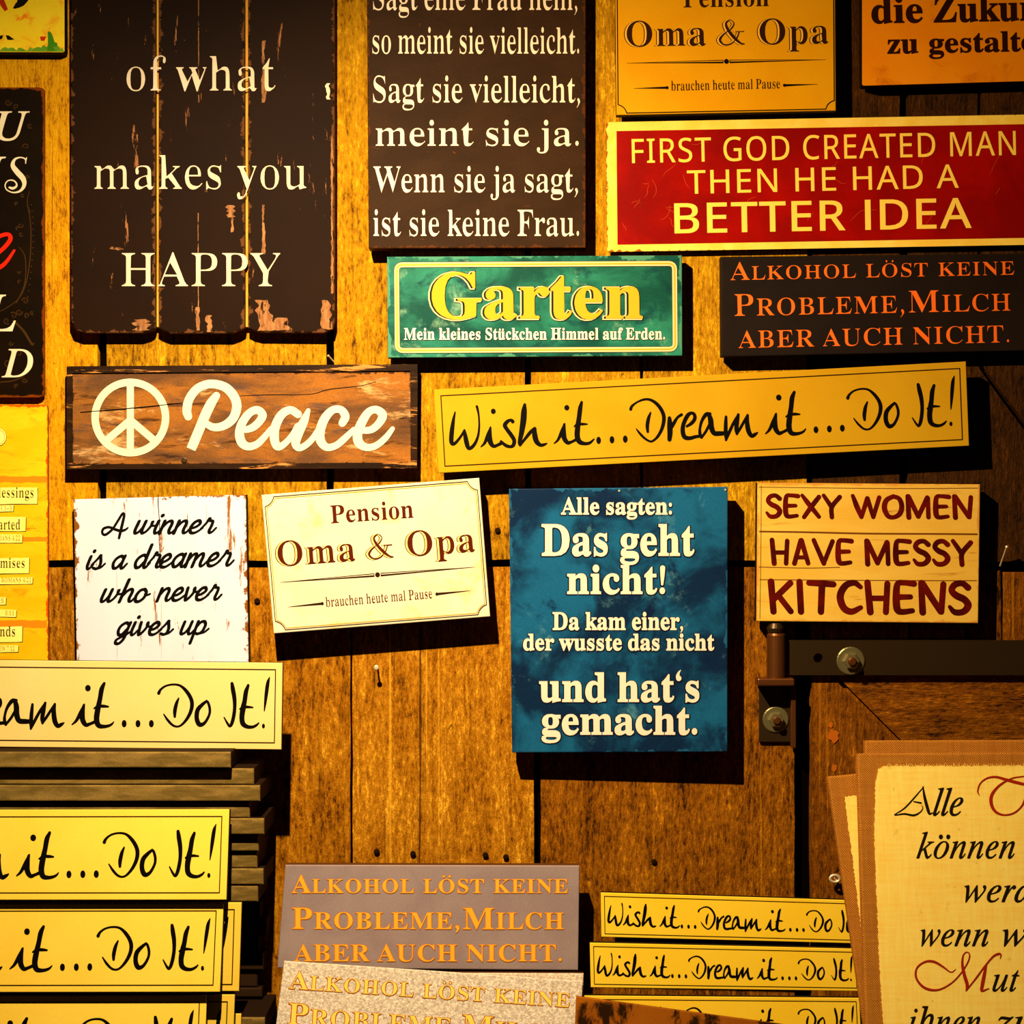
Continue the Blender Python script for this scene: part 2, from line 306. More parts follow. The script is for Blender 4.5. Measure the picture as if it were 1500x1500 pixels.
# ------------------------------------------------------------------ letter outlines (drawn as polygons)
GLYPHS = '''BA-Z|(O(X(O(l(c(o(r(x),)=*z-y+3-x--)G-F(u-N(p-b(l-b(X+8(X+8(l+P(n+c(s+m(}+p)/+j)F+P*.)j*.)O)E)L)1)O)#)X(t)i(n**(l**(X|)t*K+E*K*[,;
BB-b|(j(X(j(k).(p)?(z)E)))K)B)L,o)I-9)C-H)4-V(i-](i-n+/-n,$-h,]-R-%-1-1,[-*,5,o+p,K+X+t+J,T+:-%*z-?*W-G*.-D)i-<)M--)7,q)#,U(m,6(c+k(Z|*b+O+(+P+N+Z+Z+e+l,)+r,U+n-%+b-A+K-Q+=-V*z-V*l-R*e-H*b-,|+1(r+V(x+f)&+p)2,#)R,)**,&*D+t*n+j*}+Z+-+2+9*b+:*d)/*o(w
BC-{|+T(M*m(U*N(_)t)%)I)P),*.(v*n(v+Y),,?)9,[)^-4*5-X*P-g+5-w+V-x,1-r-)-X-=-b-H-x-Z-x-Z,0-I,0-<,N,u-(,K-L,5-W+w-_+]-b+&-S*X-**A,=*:+5*B*4*[)K+.)$+k(r,:(w,d).-0)H-Q)m-f)Z->).,k(h,6(S
BD.>|(n(X(n(k)0(o)@(x)H)/)J)<)K,t)H-<)>-O),-X(i-](i-n+1-n+k-k,D-_,p-K-:-1-V,j-k,A-w+l-{+7-l**-=):,I(h+7(X|+1(r+P(u+l)%,*)6,;)L,I)k,S*5,Y*a,[+8,S,:,;,}+l-I+2-V*v-T*j-L*d->*b-%*b)<*j(}*v(u
BE-a|(h(X(h(k)-(n)?(x)I)1)L)O)L,o)I-:)E-F)7-T(j-](j-n-4-n-4,<-#,<,x,Y,o,s,b--,P-;,<-F+}-M+;-S*t-Q*h-J*c-2*c+I+)+J+J+V+b+o+j,(+u,U,,,U,,)y+t)y+k*S+V*u+8+,*c+1*c)D*h))*z(w+Q(v,5)(,U)6,q)L-.)l-@*9-S*9-7(X
BF-9|(i(X(i(k).(q)?(})E)+)K)D)L,u)D-E)7-R(h-](h-n-/-n-/,<,w,<,o,c,a-%,W-2,@-C+{-N+9-T*o-Q*d-F*b+J+%+L+G+W+^+q+m,>+q,W,*,W,*)y+r)y+g*R+T*t+8+-*b+3*b)F*h),*p(y+$(r+T(k+T(X
BG.J|+a(N+<(P*T(a)w)$)K)N)-*-(w*n(w+Z)-,@):,])_-4*5-X*P-g+4-w+T-x,3-r-)-Y-;-b-H-x-Z-x-Z,0-I,0-.,i,c-;,E-O,&-]+_-b+)-S*Z-**C,>*<+7*>*]*D*1*O)e*_)D*s)-+0(t+I(j+z(h,;(o,D(u,O).,S)H,S**,O*D,E*T,=*Y+h*b+h*r.B*r.B*b-v*Y-p*U-h*E-e(w-7(f,c(X,5(P
BH.Y|(i(X(i(k).(p)?(z)I)3)L)R)K-/)H-;)?-M)--W(j-](j-n+E-n+E-]*r-R*j-J*e-=*b+N,R+N,R-+,M-D,G-N,<-U+o-]+o-n.I-n.I-].,-W-t-M-k-<-h,y-i)B-t({.,(p.I(k.I(X+o(X+o(k,=(s,K)&,O)2,R)R,R+0*b+0*b)R*e)3*n(z*v(t+E(k+E(X
BI+X|(g(X(g(k)6(u)D)()I)2)L)L)K-6)I-A)@-P).-X(g-](g-n+G-n+G-]+)-X*p-P*f-A*c-6*c)N*e)4*j)(*z(t+I(k+I(X
BK.L|(j(X(j(k).(p)@(z)I)3)L)R)K-/)E-E)@-M).-W(k-](k-n+E-n+E-]*s-R*j-J*e-=*c+=,=,s,R-3,Y-G,U-P,J-W+x-]+x-n.4-n.4-]-f-W-D-H,{-0+d+r-})(.;(p.U(k.U(X+n(X+n(k,>(o,I(x,I)),8)C*s+)*c*r*c)R*f)3*o(z*v(t+E(k+E(X
BL-O|(i(X(i(k).(p)?(z)I)3)L)R)K-/)H-<)?-N)--W(j-](j-n+M-n+M-]++-Y*u-T*k-K*c-6*b)T*e)0*o(}+2(v+k(y,7)),U)9,p)Q-,)s->*D-P*D-7(X
BM/s|(h(X(h(k)6(t)D)()K)@)L)P)K-7)E-J)<-R).-W(i-](i-n*e-n,9*8-h-n/b-n/b-]/E-V/4-L/*-:/&,x/()>/,),/2(y/C(o/b(k/b(X-1(X-1(k-N(p-b(z-i)--l)>-n-4+u(X+c(X)l-*)m)?)t)%){(x*5(n*S(k*S(X
BN.<|-8(M)n,Z)n)P)q)2)z(y*((t*Q(k*Q(X(l(X(l(k)7(q)E)#)J)2)M)P)M-))*-R(l-](l-n*F-n-,*S-,,w-)-<-#-I,u-R,h-W,G-],G-n..-n..-]-^-S-V-N-N-<-K,w-K(M
BO.[|+X(M+((R*S(a*+(w)a);)C)_).*0(z*^(v+7(z+i).,=)C,h)b-2*,-O*T-g++-u+]-y,5-u,c-g-2-P-T-4-r,j./,?.<+j.@+7.<*^./*0-r)_-S);-0(w,a(a,2(R|+](f,7(t,[)C,r*/,y+7,w+k,q,=,h,d,X-*,F-A,2-S+s-^+W-b+$-S*X-**B,>*;+7*=*]*C*1*M)e*[)D*o),+*(t+A(j
BP-G|(i(X(i(k).(p)?(z)I)3)L)R)K-/)H-;)?-M)--W(j-](j-n+)-n+t-j,L-^,l-K-+-3-3-#-=,Z-;,--3+m-%+V,m+C,S+4,6+)+n*}*b*z*b)R*e)3*n(z*v(t+E(k+E(X|*b+9+4+:+W+F+e+P+t+p+y,E+u,u+h-;+O-N+?-S*{-T*m-P*d-C
BR.&|(i(X(i(k).(p)?(z)I)3)L)R)K-/)H-;)?-M)--W(j-](j-n+[-l,--g,O-],m-O-*->-:-)-C,i-F,J-@,#--+],f+D,7+3-b)$-p(p..(k..(X,N(X*u+&*b+&*b)R*e)3*n(z*v(t+E(k+E(X|*b+=+7+>+^+K+m+U,%+w,,,L,&,x+q-<+V-N+&-T*o-O*f-F*b-%
BS-+|),(M),*H)?*H)I*%)c)G)r)3*+(}*?(r*V(k*q(i+*(j+H(u+^)0+j)K+l)Z+h)q+]*++K*<)s+0)N+P)B+c)4,1)3,H)7,p)D-8)Y-R)h-^*--p*>-u*e-y*z-x,(-d,5-i,<-y,O-y,O,;,>,;,+,p+e-?+K-R+1-_*]-b*A-W*6-O*&-;){,z*%,b*+,V*=,D*W,3+w+P,9+<,M+%,_*Z,e*/,_)_,O);,6(w,%(l+X(X+C(R*l(N*Q(O)V(f)F(a)>(M
BT-L|)^(X)^(k*$(o*8(y*>)(*E)A*F-V*%-T)i-O)S-E)B-8)4-()*,m(w,:(e,:(e-n-?-n-?,9-/,9,{,n,c-9,;-O+Z-V+[)@+d)&+i(x,#(o,D(k,D(X
BU.:|+K(K*y(N*R(V*4(d)u(w)c)5)T)R)M)v)J,y)G-;)>-M)6-R(i-](i-n+C-n+C-]*p-R*h-J*c-=*a,y*b)s*m)E*w)4++)(+;(w+h(p,B(y,i)9-%)f--*I-,-.-*-;,y-L,f-V,D-],D-n.(-n.(-]-]-P-V-J-N-9-I*/-A)^-3);,z(z,b(g,A(V+w(N
BW/Z|*U(M(v-9(n-J(d-U(I-](I-n*a-n*a-]*E-X*<-Q*7-F*7-8*>,s+2*C,),^+k-G+X-V+8-]+8-n-]-n-]-]-9-U-1-L-.-<.(*P.t-4.t-C.o-O.d-W.E-].E-n/i-n/i-]/O-P/;---e(M-Q(M,8,1*j(M
BY-O|)h(X)h(k*7(t*>(z*G)3*K)R*K*^)&-7(h-R(K-[(K-n*{-n*{-[*^-Y*Q-U*H-N*F-@+K+5,I,l,X-4,U-J,L-S,<-Y+}-[+}-n-]-n-]-[-E-S-*-7+a*w+a)R+d)3+m(z+u(t,D(k,D(X
BZ-a|(n(X(n(e+i-S*X-P**-C)a-&)M,b)>,8)-,8):-n-;-n-;-b*C(w+e(y,*)%,C)0,Y)>,n)Q-$)j-2*--<*N-M*N-<(X
Ba,T|+R(N+;(Q++(Y*y(i*t)#*Z(j*A(Z*%(R)b(O)A(T)4([(y(p(o)1(q)U(y)k).)})Y*@*F*[*s*j*r+Q*l+h*_+u*>,#)v+w)n+p)l+d)}+F*$+:){+*)q*v)b*n)N*k)4*r)$+-(}+K)++b)F+})b,0*(,8*o,9+2,4+I,,+Z+y+i+j+r+V+x+?+{),,#)%,,(},<)+,E(v+{(W+h(P|*A(}*X)**s)@*s*S*N*G*4*5*$)u)y)U){)?*()/*3)%
Bb,g|),(M),-8)%-Q(t-Y(b-](b-n*4-n*4+l*F,#*Y,0*q,8+A,9+c,/+q,&,$+u,:+X,I+6,R*P,M)y,G)c,4)9+s(s+O([+((O*T(P*>(W*((e)l(v)6(M|*c(h*s(j+((q+3(}+;)2+E)b+H*J+E+(+:+N+&+f*d+m*S+j*E+c*:+T*4+E*4)F*7).*?(v*M(l
Bc+z|*F(N*3(O)j(Z)I(p)0)4(x)X(r)m(m*@(o*X(y+,))+@)A+d)P+r)u,/*/,5*C,:*q,:+>,/+Y+t+i+X+j+H+h+7+^+*+P*{+?*x+.*{*z++*s+9*q+d*p+o*j+w*S,$*:+w*(+b)w+>)s*g)u*C*()d*3)M*A)=*P)1*d)**x)&+1))+R):+d)I+r)=+U(x+6(b*m(R
Bd,p|*6(N)n(S)O(d)6)#)#)C(q)k(m*=(r*p)$+@).+S)E+s)c,.**,9*R,8*i,1*{,$+2+m+2-6+/-H*z-W*Z-]*Z-n,;-n,;)A,>)/,E)$,^(v,^(e+{(_+2(N+2)(*{(l*h(Z*P(Q|*U(v*g(y*v)*+*)9+2)M+2+E+,+T*z+c*k+k*X+n*=+f*,+M)}+$)y*C)})e*,);*<)$
Be,)|*D(N*1(O)g(Y)V(d);)#)%)F(w)Y(o*.(m*G(o*_(x+1)&+C)<+f)X,%)j,/){,5*G,:*e,8+#,1+9,$+L+m+[+V+g+=+n*z+p*P)x*P*$)s*4)J*N)3*s)++.).+@)6+Q)D+c)W+r)J+U)$+7(e*m(S|)w*l*u*l*u+>*q+^*h+s*a+y*K,$*7+x*)+g)z+G
Bf+)|(i(X(i(j)#(n)1(y)5)J)5+j(j+j(j,2)5,2)7,x)=-5)H-H)V-Y)i-g*$-p*X-x*n-w+6-m+M-Y+Y-B+W,{+I,h+;,b++,b*u,g*k,p*e-,*g-:*q-T*m-_*U-a*G-Y*A-K*>-7*>,2*w,2*w+j*>+j*>)4*H(t*W(l*s(j*s(X
Bg,C|*<%})Z&&)C&-({&@(j&W(h&f(l&v(v(*).(5)F(>)2(J)#(W(t(h(r(x(v)7(})A)6)T)i)q)D**)+*@(u*^(p+&(u+E))+a)=+v)Y,-){,7*[,9+<,,,9,,,9+a+a+a+s+@+x*w+u*Z+a*6+I*$+/)q*i)k*()i)n)Z)h)H)j)>)r)8*$)3+2)0+V))+r(w,+(g,4(O,8(3,5&u,-&a+x&M+e&>+K&2+.&*|*G*%*]*,*j*<*q*W*s+%*q+L*j+i*]+y*G,$*3+y*%+i)x+L)u+%)x*W*%*<*3*,|*K&;*y&>+A&G+T&W+Z&o+W($+L(/+.(5)d(6)W(.)L&s)J&h)P&V)b&H)n&B
Bh,{|(l(X(l(j)*(p)1(y)5)9)5->)2-M)*-V(m-^(m-n*>-n*>+_*R+v*j,-+*,7+F,:+n,4,1+y,A+U,F+&,H)&,Q(p,i(j,i(X*v(X*v(j+.(m+7(t+<)&+>)9+=+D+4+[*w+d*h+b*W+Y*>+>*>)/*A(y*H(p*_(j*_(X
Bi*r|)h,h)R,l)B,v)7-.)3-A)7-U)B-h)R-s)h-v){-s*3-h*=-U*A-A*=-.*2,v){,l|(l(X(l(j)*(p)1(x)5)9)4+e),+u(n+z(o,2*>,2*?)/*B(y*H(p*_(j*_(X
Bj+$|)m,i)W,m)G,x)<-/)9-C)<-W)H-i)X-t)m-x*(-t*8-i*C-W*G-C*C-/*8,x*(,m|)$%}(X&((;&7(&&N&y&k&}&}(+(0(8(8(R(:(i(1(s&w(r&e(e&H(j&>(y&:)2&>)8&D)>&U)A&{)@+Y)9+q),+x(p+{(p,2*I,2*I(C*G(&*A&h*7&Q*)&A)p&3)Y&*
Bk,e|(k(X(k(j)#(m).(t)4)&)5)9)5-=)2-M),-V(n-](o-n*>-n*>*S+6+K+F+d+E+r+>+w*z+z*z,2,U,2,U+z,B+x+x+g+1+#,V(},f(o,v(j,v(X+%(X+%(j+=(n+A(s+B)#*M*=*>*0*>)/*A(y*H(p*_(j*_(X
Bl*s|(l(X(l(j)*(p)1(x)5)9)5-=)2-M),-V(n-](n-n*>-n*?)/*B(y*H(p*_(j*_(X
Bm.z|(l(X(l(j)*(p)1(y)5)9)5+Z)2+k)*+u(m+{(m,2*<,2*<+]*P+u*h,-+&,7+@,:+a,7+y,,,2+s,<+X,Q+s,j,,-+,7-G,:-n,4.0+y.@+U.F+&.G)&.P(p.h(j.h(X,w(X,w(j-.(m-8(t-=)&-?)9-=+D-5+[,w+d,Y+Z,@+@,A)/,D(z,K(p,b(j,b(X*s(X*s(j+*(m+4(t+9)&+;)9+9+D+1+[+#+c*s+d*d+b*T+Y*<+>*=)/*@(z*F(p*[(j*[(X
Bn,{|(l(X(l(j)*(p)1(y)5)9)5+Z)2+k)*+u(m+{(m,2*>,2*>+_*R+w*j,.+*,7+F,:+n,4,1+y,A+U,F+&,H)&,Q(p,i(j,i(X*v(X*v(j+.(m+7(t+<)&+>)9+=+D+4+[*w+d*h+b*W+Y*>+>*>)/*A(y*H(p*_(j*_(X
Bo,L|*S(N*)(S)o(Z)[(e)=)%)1)6(w)Z(n*-(m*D(r*s(w+.)&+B)=+e)[,$)o,.*=,9*R,:*i,9+7,/+H,%+h+f,%+C,.+0,8*],9*D,8*,,.)Y,%)F+h)$+H(e+7(Z+$(S|*S(e*m(l*v(u+&)0+,)R+/*D+,+6*}+d*l+y*S,&*:+y**+d){+6)x*D){)S*&)0*1(u*:(l
Bp,q|(k&#(k&3)$&7)2&E)5&q)5+T)/+p)%+x(m+}(m,2*9,2*9+Z*J+t*_,-*w,7+K,:+l,/+z,%,9+g,K+D,V*w,Z*J,V)t,Q)^,B)7,8)&+x(f+j(Z+H(O*x(Q*c(Y*N(h*>(z*>&k*B&L*H&A*Q&9*q&4*q&#|*o(v+1)$+B)<+L)f+P*D+M*}+D+K+4+c*s+k*d+h*U+_*>+>*>)F*G)4*Q)&*_(y
Br+t|(l(X(l(j)*(p)1(x)5)9)4+f)++v(n+z(o,2*<,2*<+O*Z+y+$,6+I,9+_,2+h,,+s+t+v+^+t+K+e+8+T+2+<+3+1+:*w+Q*i+W*R+M*B+/*?*l*@).*I(s*W(m*q(j*q(X
Bs+u|*A(N*#(R)J(c)=(])4(O)$(O)$)l)6)l)<)V)L)5)f(v*((j*B(j*U(o*i))*l);*j)I*c)U*V)b)[*5)7*S)0*a)&*z)(+D)-+V)B+x)e,4)y,9*=,;+(,-+2,0+9,;+G,;+G+1+7+1*z+^*p+j*X+x*?,#*,+{)w+s)l+_)n+G)}+6*{*a+;*L+K*6+S)s+R)I+M)4+D({+7(l*n(U
Bt+7|*%(O)Z(T)M(Z)C(d)6)$)1)H)1+l(n+l(n,()Y,o*+-M*:-M*:,2*},2*}+l*:+l*<)A*B)/*R))*i)2*z)L+1)C*y({*b(c*E(S
Bu,u|*-(N)](U)N(^):(z)0)I)-+a)#+t(e+{(e,2*8,2*8)C*=)5*F)**[)$*y),+7)C+5+b+++u*i+{*i,2,@,2,@)<,G)(,R({,f(x,f(g,((a+7(N+7))+#(m*f([*J(Q
Bv,.|*8(N(}+U(l+s(U+z(U,2*N,2*N+{*2+w*-+q*++g*e*#+D+e+B+o+;+v*w+{*w,2,-,2,-+}+p+q+]+Q*J(N
Bw-X|*#(N(h+d([+u(M+z(M,2*4,2*4+z)x+t)v+d*Q*)+%+>*m+r*f+x*R+}*R,2,?,2,?+z,*+u,$+p,#+h,L*7-(+d-#+s,b+},b,2-d,2-d+}-Q+v-D+^,,(N+v(N+2*q*6(N
By,(|)5%}(w&%(d&2([&:(R&O(Q&[(X&u(l(-)$(0)4(.)A(&)I&t)N&O)^&N)m&Z*#&u*6(S(x+[(i+t(S+z(S,2*L,2*L+z*2+v*,+q**+f*e)z+;+I+A+d+?+q+8+v*w+z*w,2,(,2,(+z+o+s+[+Q*L(@*3&^)}&D)k&2)W&(
Bz+z|(g(X(g(h*R+t)r+s)T+l)@+Y)2+>)-++(t++(z,2+h,2+h+x*((s*X(t+$)#+=)8+O)X+W)n+i)n+a(X
B1,u|)B(X)B)$*1)&*<).*B);*D-E)o,k)N,W)<,W)),e(y,u(v-1)K-A)h-O*^.0+Q.0+S)>+X)0+d)&,S)$,S(X
B2,u|(r(X(r)F*9*k*g+H*z+j+-,/+3,N+5,q+2-:+&-P*p-_*e-c*H-b*;-[*(-E)w,z)s,E)N,I)3,T(z,k(t-1)#-S)5-i)N-z*+.1*X.4+#.2+C.-+_-}+u-o,.-^,:-J,A-4,C,i,6,:+x+n+Q+@)X)K+G)K+Z)N+l)W+y)h,-*7,U*7,Q(X
B3,u|*M(Q)e(X)6(l(u)-(n)A(n)W(v)l)$)t)7*$)M*()S)Z)Z)K)f)?*&)/*H))*j).++)>+9)P+C)}+B*G+5*i+)*v*s+(*K+4)b+6)b+b*J+c*l+q*x,#+(,3+3,V+3-%+,-B*w-W*b-c*H-c*6-Z*)-K)z-8)r,Q)L,U)0,b(x,t(r-6(u-G(}-W).-g)T.%*4.3*{.2+Z.#+s-q,,-a,9-L,A-6,D,w,<,K,3,9+p+t+]+h+4+S+l+A,-+1,B*u,P*X,S*G,T)z,L)U,E)G,4)-+u(s+X(d+9(Y
B4,u|)}(X)})$*K)&*f)3*n)G*o*&(c*&(c*P*s..+z..+z*S,i*S,i*&+z*&+{)G,*)3,1)-,C)&,c)$,c(X|)9*S*o*S*o,9*s-E*H,N
B5,u|*O(Q)z(T)G(e)))#(v)A(v)W)#)j)3)u)R)})Y)T)d)C)r)5*7)**O)**f)/*x)9+.)I+:)c+?**+?*U+:*l+3+#*t+<*P+I*<+J)s+H)H+>))+J)?..,8..,;,c+n,c+e-,+_-4+U-9)l-;)a+n*(+u*R+x*y+v+A+o+_+d+z+S,5+>,D+%,M*a,P*>,L)o,@)L,.)1+o(u+D(_+$(V
B6,u|*q(Q*@(W)p(l)M)2)?)F)+){)#*A(x+1({+h)+,A):,p)N->)k-_*3-y*Z./+1.4+X.2,+.#,E-h,P-K,L-.,>,v,4,o,%,j+W,f+Q-?+J-P+A-]++-f*q-c*_-X*O-J*B-6*8,u**,1*&+b*W+w+-+{+J+y+f+r+}+g,7+U,G+@,S+),Z*f,]*E,Y)},R)[,F)?,5)&+x(m+[(^+<(T|*s)&+1)-+B)A+N)e+R*>+M*p+A+7+.+J*m+P*X+N*D+F*&+0*-*4*=)R*T)1*d))
B7,u|)r(X+v-;)d-9)W-3)O-()G,N(x,N({..,^..,^-f*R(X
B9,u|*B(Q)h(X)D(k)6({).)4)+)F)-)T)8)f)L)n)b)D)u)0*()**F)$*n)1+2)U+E*;+N+9+=+&+&*r*U*f***g)j*n)Q*y)=+/)-+C({+[(t+y(s,W(}-+)+->)5-O)P-m)t.)*/./*[.4*u.3+G.&+o-h,%-V,?-+,P,H,T,%,S*{,J*G,=)r,))I+u)7+U(s+1(^*[(S|*d+<*z+?+3+H+B+W+N+k+H,]+:-8+#-U*p-]*a-_*F-W*3-B*&,w)},D*&+s*3+T*F+B
IA-v|&Z(X&^(g&u(i(1(r(E)%(X)9,b.),o.),^)0,b)%,l(r-$(j-@(g->(X+0(X+3(g+S(j+f(t+k(}+q)=+u*H*/*H)z*C)B)[(})-(z(w)&(n)2(i)P(g)L(X|*9*c+v*c,%,m
ID.I|(4(X(8(g(W(j(l(t)%)9*(-%*--B*+-V)t-e)R-j)V-x+Z-x,A-r,x-a-6-R-[-0-w,].%,D.+,).++H-y*m-p*S-S*#-.)S,X)1,>(}+](f+=(^*Q(X|*T(p+2(v+K(}+x)9,2)G,R)j,x*P-.+(-5+Y-4,?--,_,z,{,j-8,S-I,:-V+u-^+Q-b+7-_+&-V*s-=)l)9)m)+)t(z*0(s
IL-h|(@(X(C(g(c(j(v(t)0)9*4-1*8-H*5-V*$-e)]-j)a-x+l-x+g-k+K-h+9-^+%->*&)^)w)9)w),*((w*B(r+@(r,%({,Q)7,k)O-4*.-A*.,n(X
IN.B|,N(M*D,s)E)4)F)#)L(r)X(l*#(g)y(X(6(X(:(g(U(j(k(s(y),)%)9*--1*.-E*&-T)l-g)R-j)V-x*b-x,^)o-W-C-W-S-Q-_-D-f,z-j-#-x.h-x.d-j.G-h.3-^-z-C,[(M
IS,o|*C(O)o(S)+(g(s(b(i(P([(P(t*<)&*<)0)Y)9)B)F)/)U(x)i(m*$(g*<(e*a(l*u(x+-)0+<)P+?)l+=*#+.*G*p*h*#+_)c,3)Y,^)Z,p)d-6)u-R*4-i*Q-y*d.$+1.)+P.&,5-p,D-t,N.&,[.&,F,L,;,L,9,j,.-<,#-M+a-e+;-l*t-g*Y-V*J-=*D,v*L,U*k,*+m*w+x*^,&*D,)*(,()n+w)J+o):+V(w+8(b+&(Y*n(S
IU.9|*t(N*R(P*5(V)t(c)^(r)K)+)?)@)7)W)5*()<*J*&-I*#-X)s-c)E-k)H-x+_-x+]-k+F-j+.-b+$-Y*p-C*e,{*1*m){*%){)[*&)J*:)/*Y(w++(q+O(u,%)/,H)P,Z)y-E,a-O-5-O-K-I-[-=-f,s-k,u-x.d-x.b-k.E-i.6-c.+-W-x-E-i,n-(*/,w)m,_)?,A(w+x(a+M(R
Ia,R|)3(P(t(U(b(d(U({(Q)A(S)^(a*=(z*w)2+7)[+g)t+z*2,.*J,6*c,8*v,6+,,/+6,#+;+m+D,1+y,1+1)5+3)%+<)#+D)&+o)Q+x)I+])%+C(f+,(U*o(P*c(R*Y(X*T(c*S)$*k)y*D)?)z(q)V(X|)S({)n)**0)B*K)g*m*F+$*u+-+G+,+h+$+u*t,#*e,&*S,$*4+m)p+K)V*v)>*0)6)J)8)9)=),)F)#
Ie+t|)Z(Q)3(X(}(c(d)$(Z)7(V)L(U)v([*>(j*b)#+*);+I)W+e*%,%*V,6+$,8+<,1+L,#+Q+t+U+^+R+H+H+5+9*{*}*i*_*X*=*K)>*8)9)e)=)C)I)-)^(x)z(t*9(w*R)(*n):+0)R+:)H*r)$*O(f**(V|)A*H*%*W*R*s*o+<*v+N*x+d*r+x*k,$*S,$*>+u*(+c)l+H)W+)
Id,a|)>(P(z(U(n(](Z(s(P)8(P)[(W*&(g*L(z*s):+>)U+])r+u*0,**S,6+$,7+4,3+?,++E+z+h-Y+g-d+a-j+<-n+?-z+i.%,Q.4,U..,S.#+=)1+A(}+M(x+f),,.)R,9)I+h(p+N([+7(Q*v(R*k(Y*e(f*c(u*g)>*u)s*Q)<*/(o)f(W|)](v)y)$*<)?*X)f*z*H+6+.+;+V+6+q+&,%*r,(*O+y*.+a)h+8)L*]):*%)6)g)5)D)?)*)K(y
Ih-7|,,(Q+l(V+b([+O(o+G)/+K)r+j+L+n+p+l,)+g,5+[,=+N,?+:,<+&,2*m+{*W+e*7+0*%*V)X(X(s(X)y-e)v-w)m.()^..)C.0)I.L*o.L*8+h*@+h*],7+#,S+D,f+g,l,-,g,D,W,Q,@,U+l,3)q,1)7,5)-,=)&,G)$,])(,t)4-&(z,T([,@(T
Ii*[|*#-/)q-1)e-9)]-D)Y-Q)]-_)e-k)q-s*#-v*1-s*=-k*E-_*G-Q*E-C*=-8*2-1|({(P(m(R(b(Y(Z(g(X(})=+[):+h)3+o(k+t(n,&*),8*,,4*,,))@)P);)5)>)%)I(z)T)#)c).*,)U*6)K)s)&)U(f);(U
Ik,O|+-(Q*u(U*a(m){*K)O*+)*(X(K(X)l-N)m-_)i-h)Y-m)?-n)C-{*Q.5*X.3*Y..)U*G*o+C+0+Z+7+e+7+s+&+z*q+{*w,.,M,.,J+z,5+x+c+e*N*m+,)B+<)++F)$+V)&+s)=,))P,3)F+s)#+X(e+A(U
Il*W|(z(Q(l(S([(a(W(m(W)&)h-Q)c-i)X-n);-r)=.$*Q.5*U./*R-x)9)8)<)&)E(})[)/*#)S*/)I)l)%)N(f)5(U
In,j|+1(O*}(R*r(Y*k(f*i(v*o)B+D+C+D+Z+A+b+4+h*w+a*]+M*@+1)u*])Q)v)+(X(L(X)>+R)>+a):+j)*+q(k+r(m,$)N,-*(,8*/,6)_*[*8+A*O+Y+#,#+8,.+Z,7+m,5+y,.,(+{,*+k,(+O+L)F+I)++P)#+c)%,#)C,4)],>)T,%),+f(h+K(U
Io,[|)l(P)S(R)+(c(t(p(g)&([):(V)O(U)}(h*])#+*)>+J)_+i**,%*<,.*c,7+5,6+K,1+_,(+p+s,$+c,.+N,4+9,5*i,&*4+o)l+W)J+.(}*^(c*E(X|)t(e*6(k*]),+%)V+?*3+O*l+R+5+N+U+C+n+1+{*q,&*a,$*>+n)x+N)j+:)O*c)>*.):)n)9)T)=)5)A)))P(p)Z(j
Ir+3|(K(X)8+N)8+^)4+i)*+n(g+q(i,$)v,8*%,6)Z*^*(+B*H+o*e,0*},8+4,3+>,$+@+p+=+^+5+P*}+D*i+E*Z+O*T+a*,+-)b*G)B)U)*(X
It*g|({(P(m(R(c(Y([(e(Y)#)C+p(m+p(p,$)6,/)S,B)p,a*2--*A--*(,,*c,,*[+p){+p)@)E)=).)@(})I(y)_),*%)P*0)E)o)#)S(e):(U
Iu,j|)/(P(o(W(d(e(^(u(d)P)5+<)9+X)8+d)4+m)*+r(g+t(i,()z,8**,4)=)?)=)-)A)&)P(z)g)&*%)7*M)d*j*1+**^+@+8+X,1,6,1+R)^+I)0+J)*+Q({+d)#,&)>,7)U,@)L,()&+g(g+L(U+1(P*}(R*q(Y*k(f*i)&+/*C*U)S*)(z)W(Z)C(R
Iw-e|)1(P)-*l)(+H)#+Y(u+j(e+t(U+v(V,()M,9)Q,9)X,0)b+>)e)]+A,9+M,9+h)H,]*N,s*o-%+0-)+G,p+^,i+m,i+z,m,,,z,6--,8-9,5-C,--I+x-K+f-F+G-7*},v*O,P)x+C(P+9(P*y+0)=(P
Iz+^|*9(P)l(T(g(i(Q(e(7(T(.(W(.(_(8(m*i+X*4+T)Y+b)@+c)-+Z(t+A(i+G(o+X)*,%)A,6)j,5*s,#+,,%+J,7+P,7+T,0+O,$(t)3)P)7*=)**X)-*h)5*t)C+$)W+/)R+#)0*m(i*Y(V
Is+K|)O(P)6(R(_(_(T(](O(T(B(T(Q)m(])l(d)B(j)1(r)#).(j)H(d)_(h)x)#*&)9*%)R)t)m)@*Y)/*z))+A)/+b)6+o)M,,)m,7*=,7*m,**y,-+#,6+/,6*{+)*o+)*h+N*Y+k*F+{*,,&)v,#)i+t)a+h)]+X)d+@*O*4*Z)t*^)Z*V)4*A(n)y(W
SF,Y|)B(X)B..,I..,I-O*(-O*(+T,<+T,<*w*(*w*((X
SI+7|(u(X(u)#)T)1)T-T(u-d(u..*t..*t-d*:-T*:)1*t)#*t(X
SR-G|)B(X)B..+B.++h.$,--s,E-e,X-O,g-8,o,u,q,A,j+z,R+S,3+;+i+*-=(X,M(X+0*r*(*r*((X|*(+L+4+N+_+Y+p+e,+,),0,;,0,h,+,{+{-1+n-<+H-K*n-P*(-P
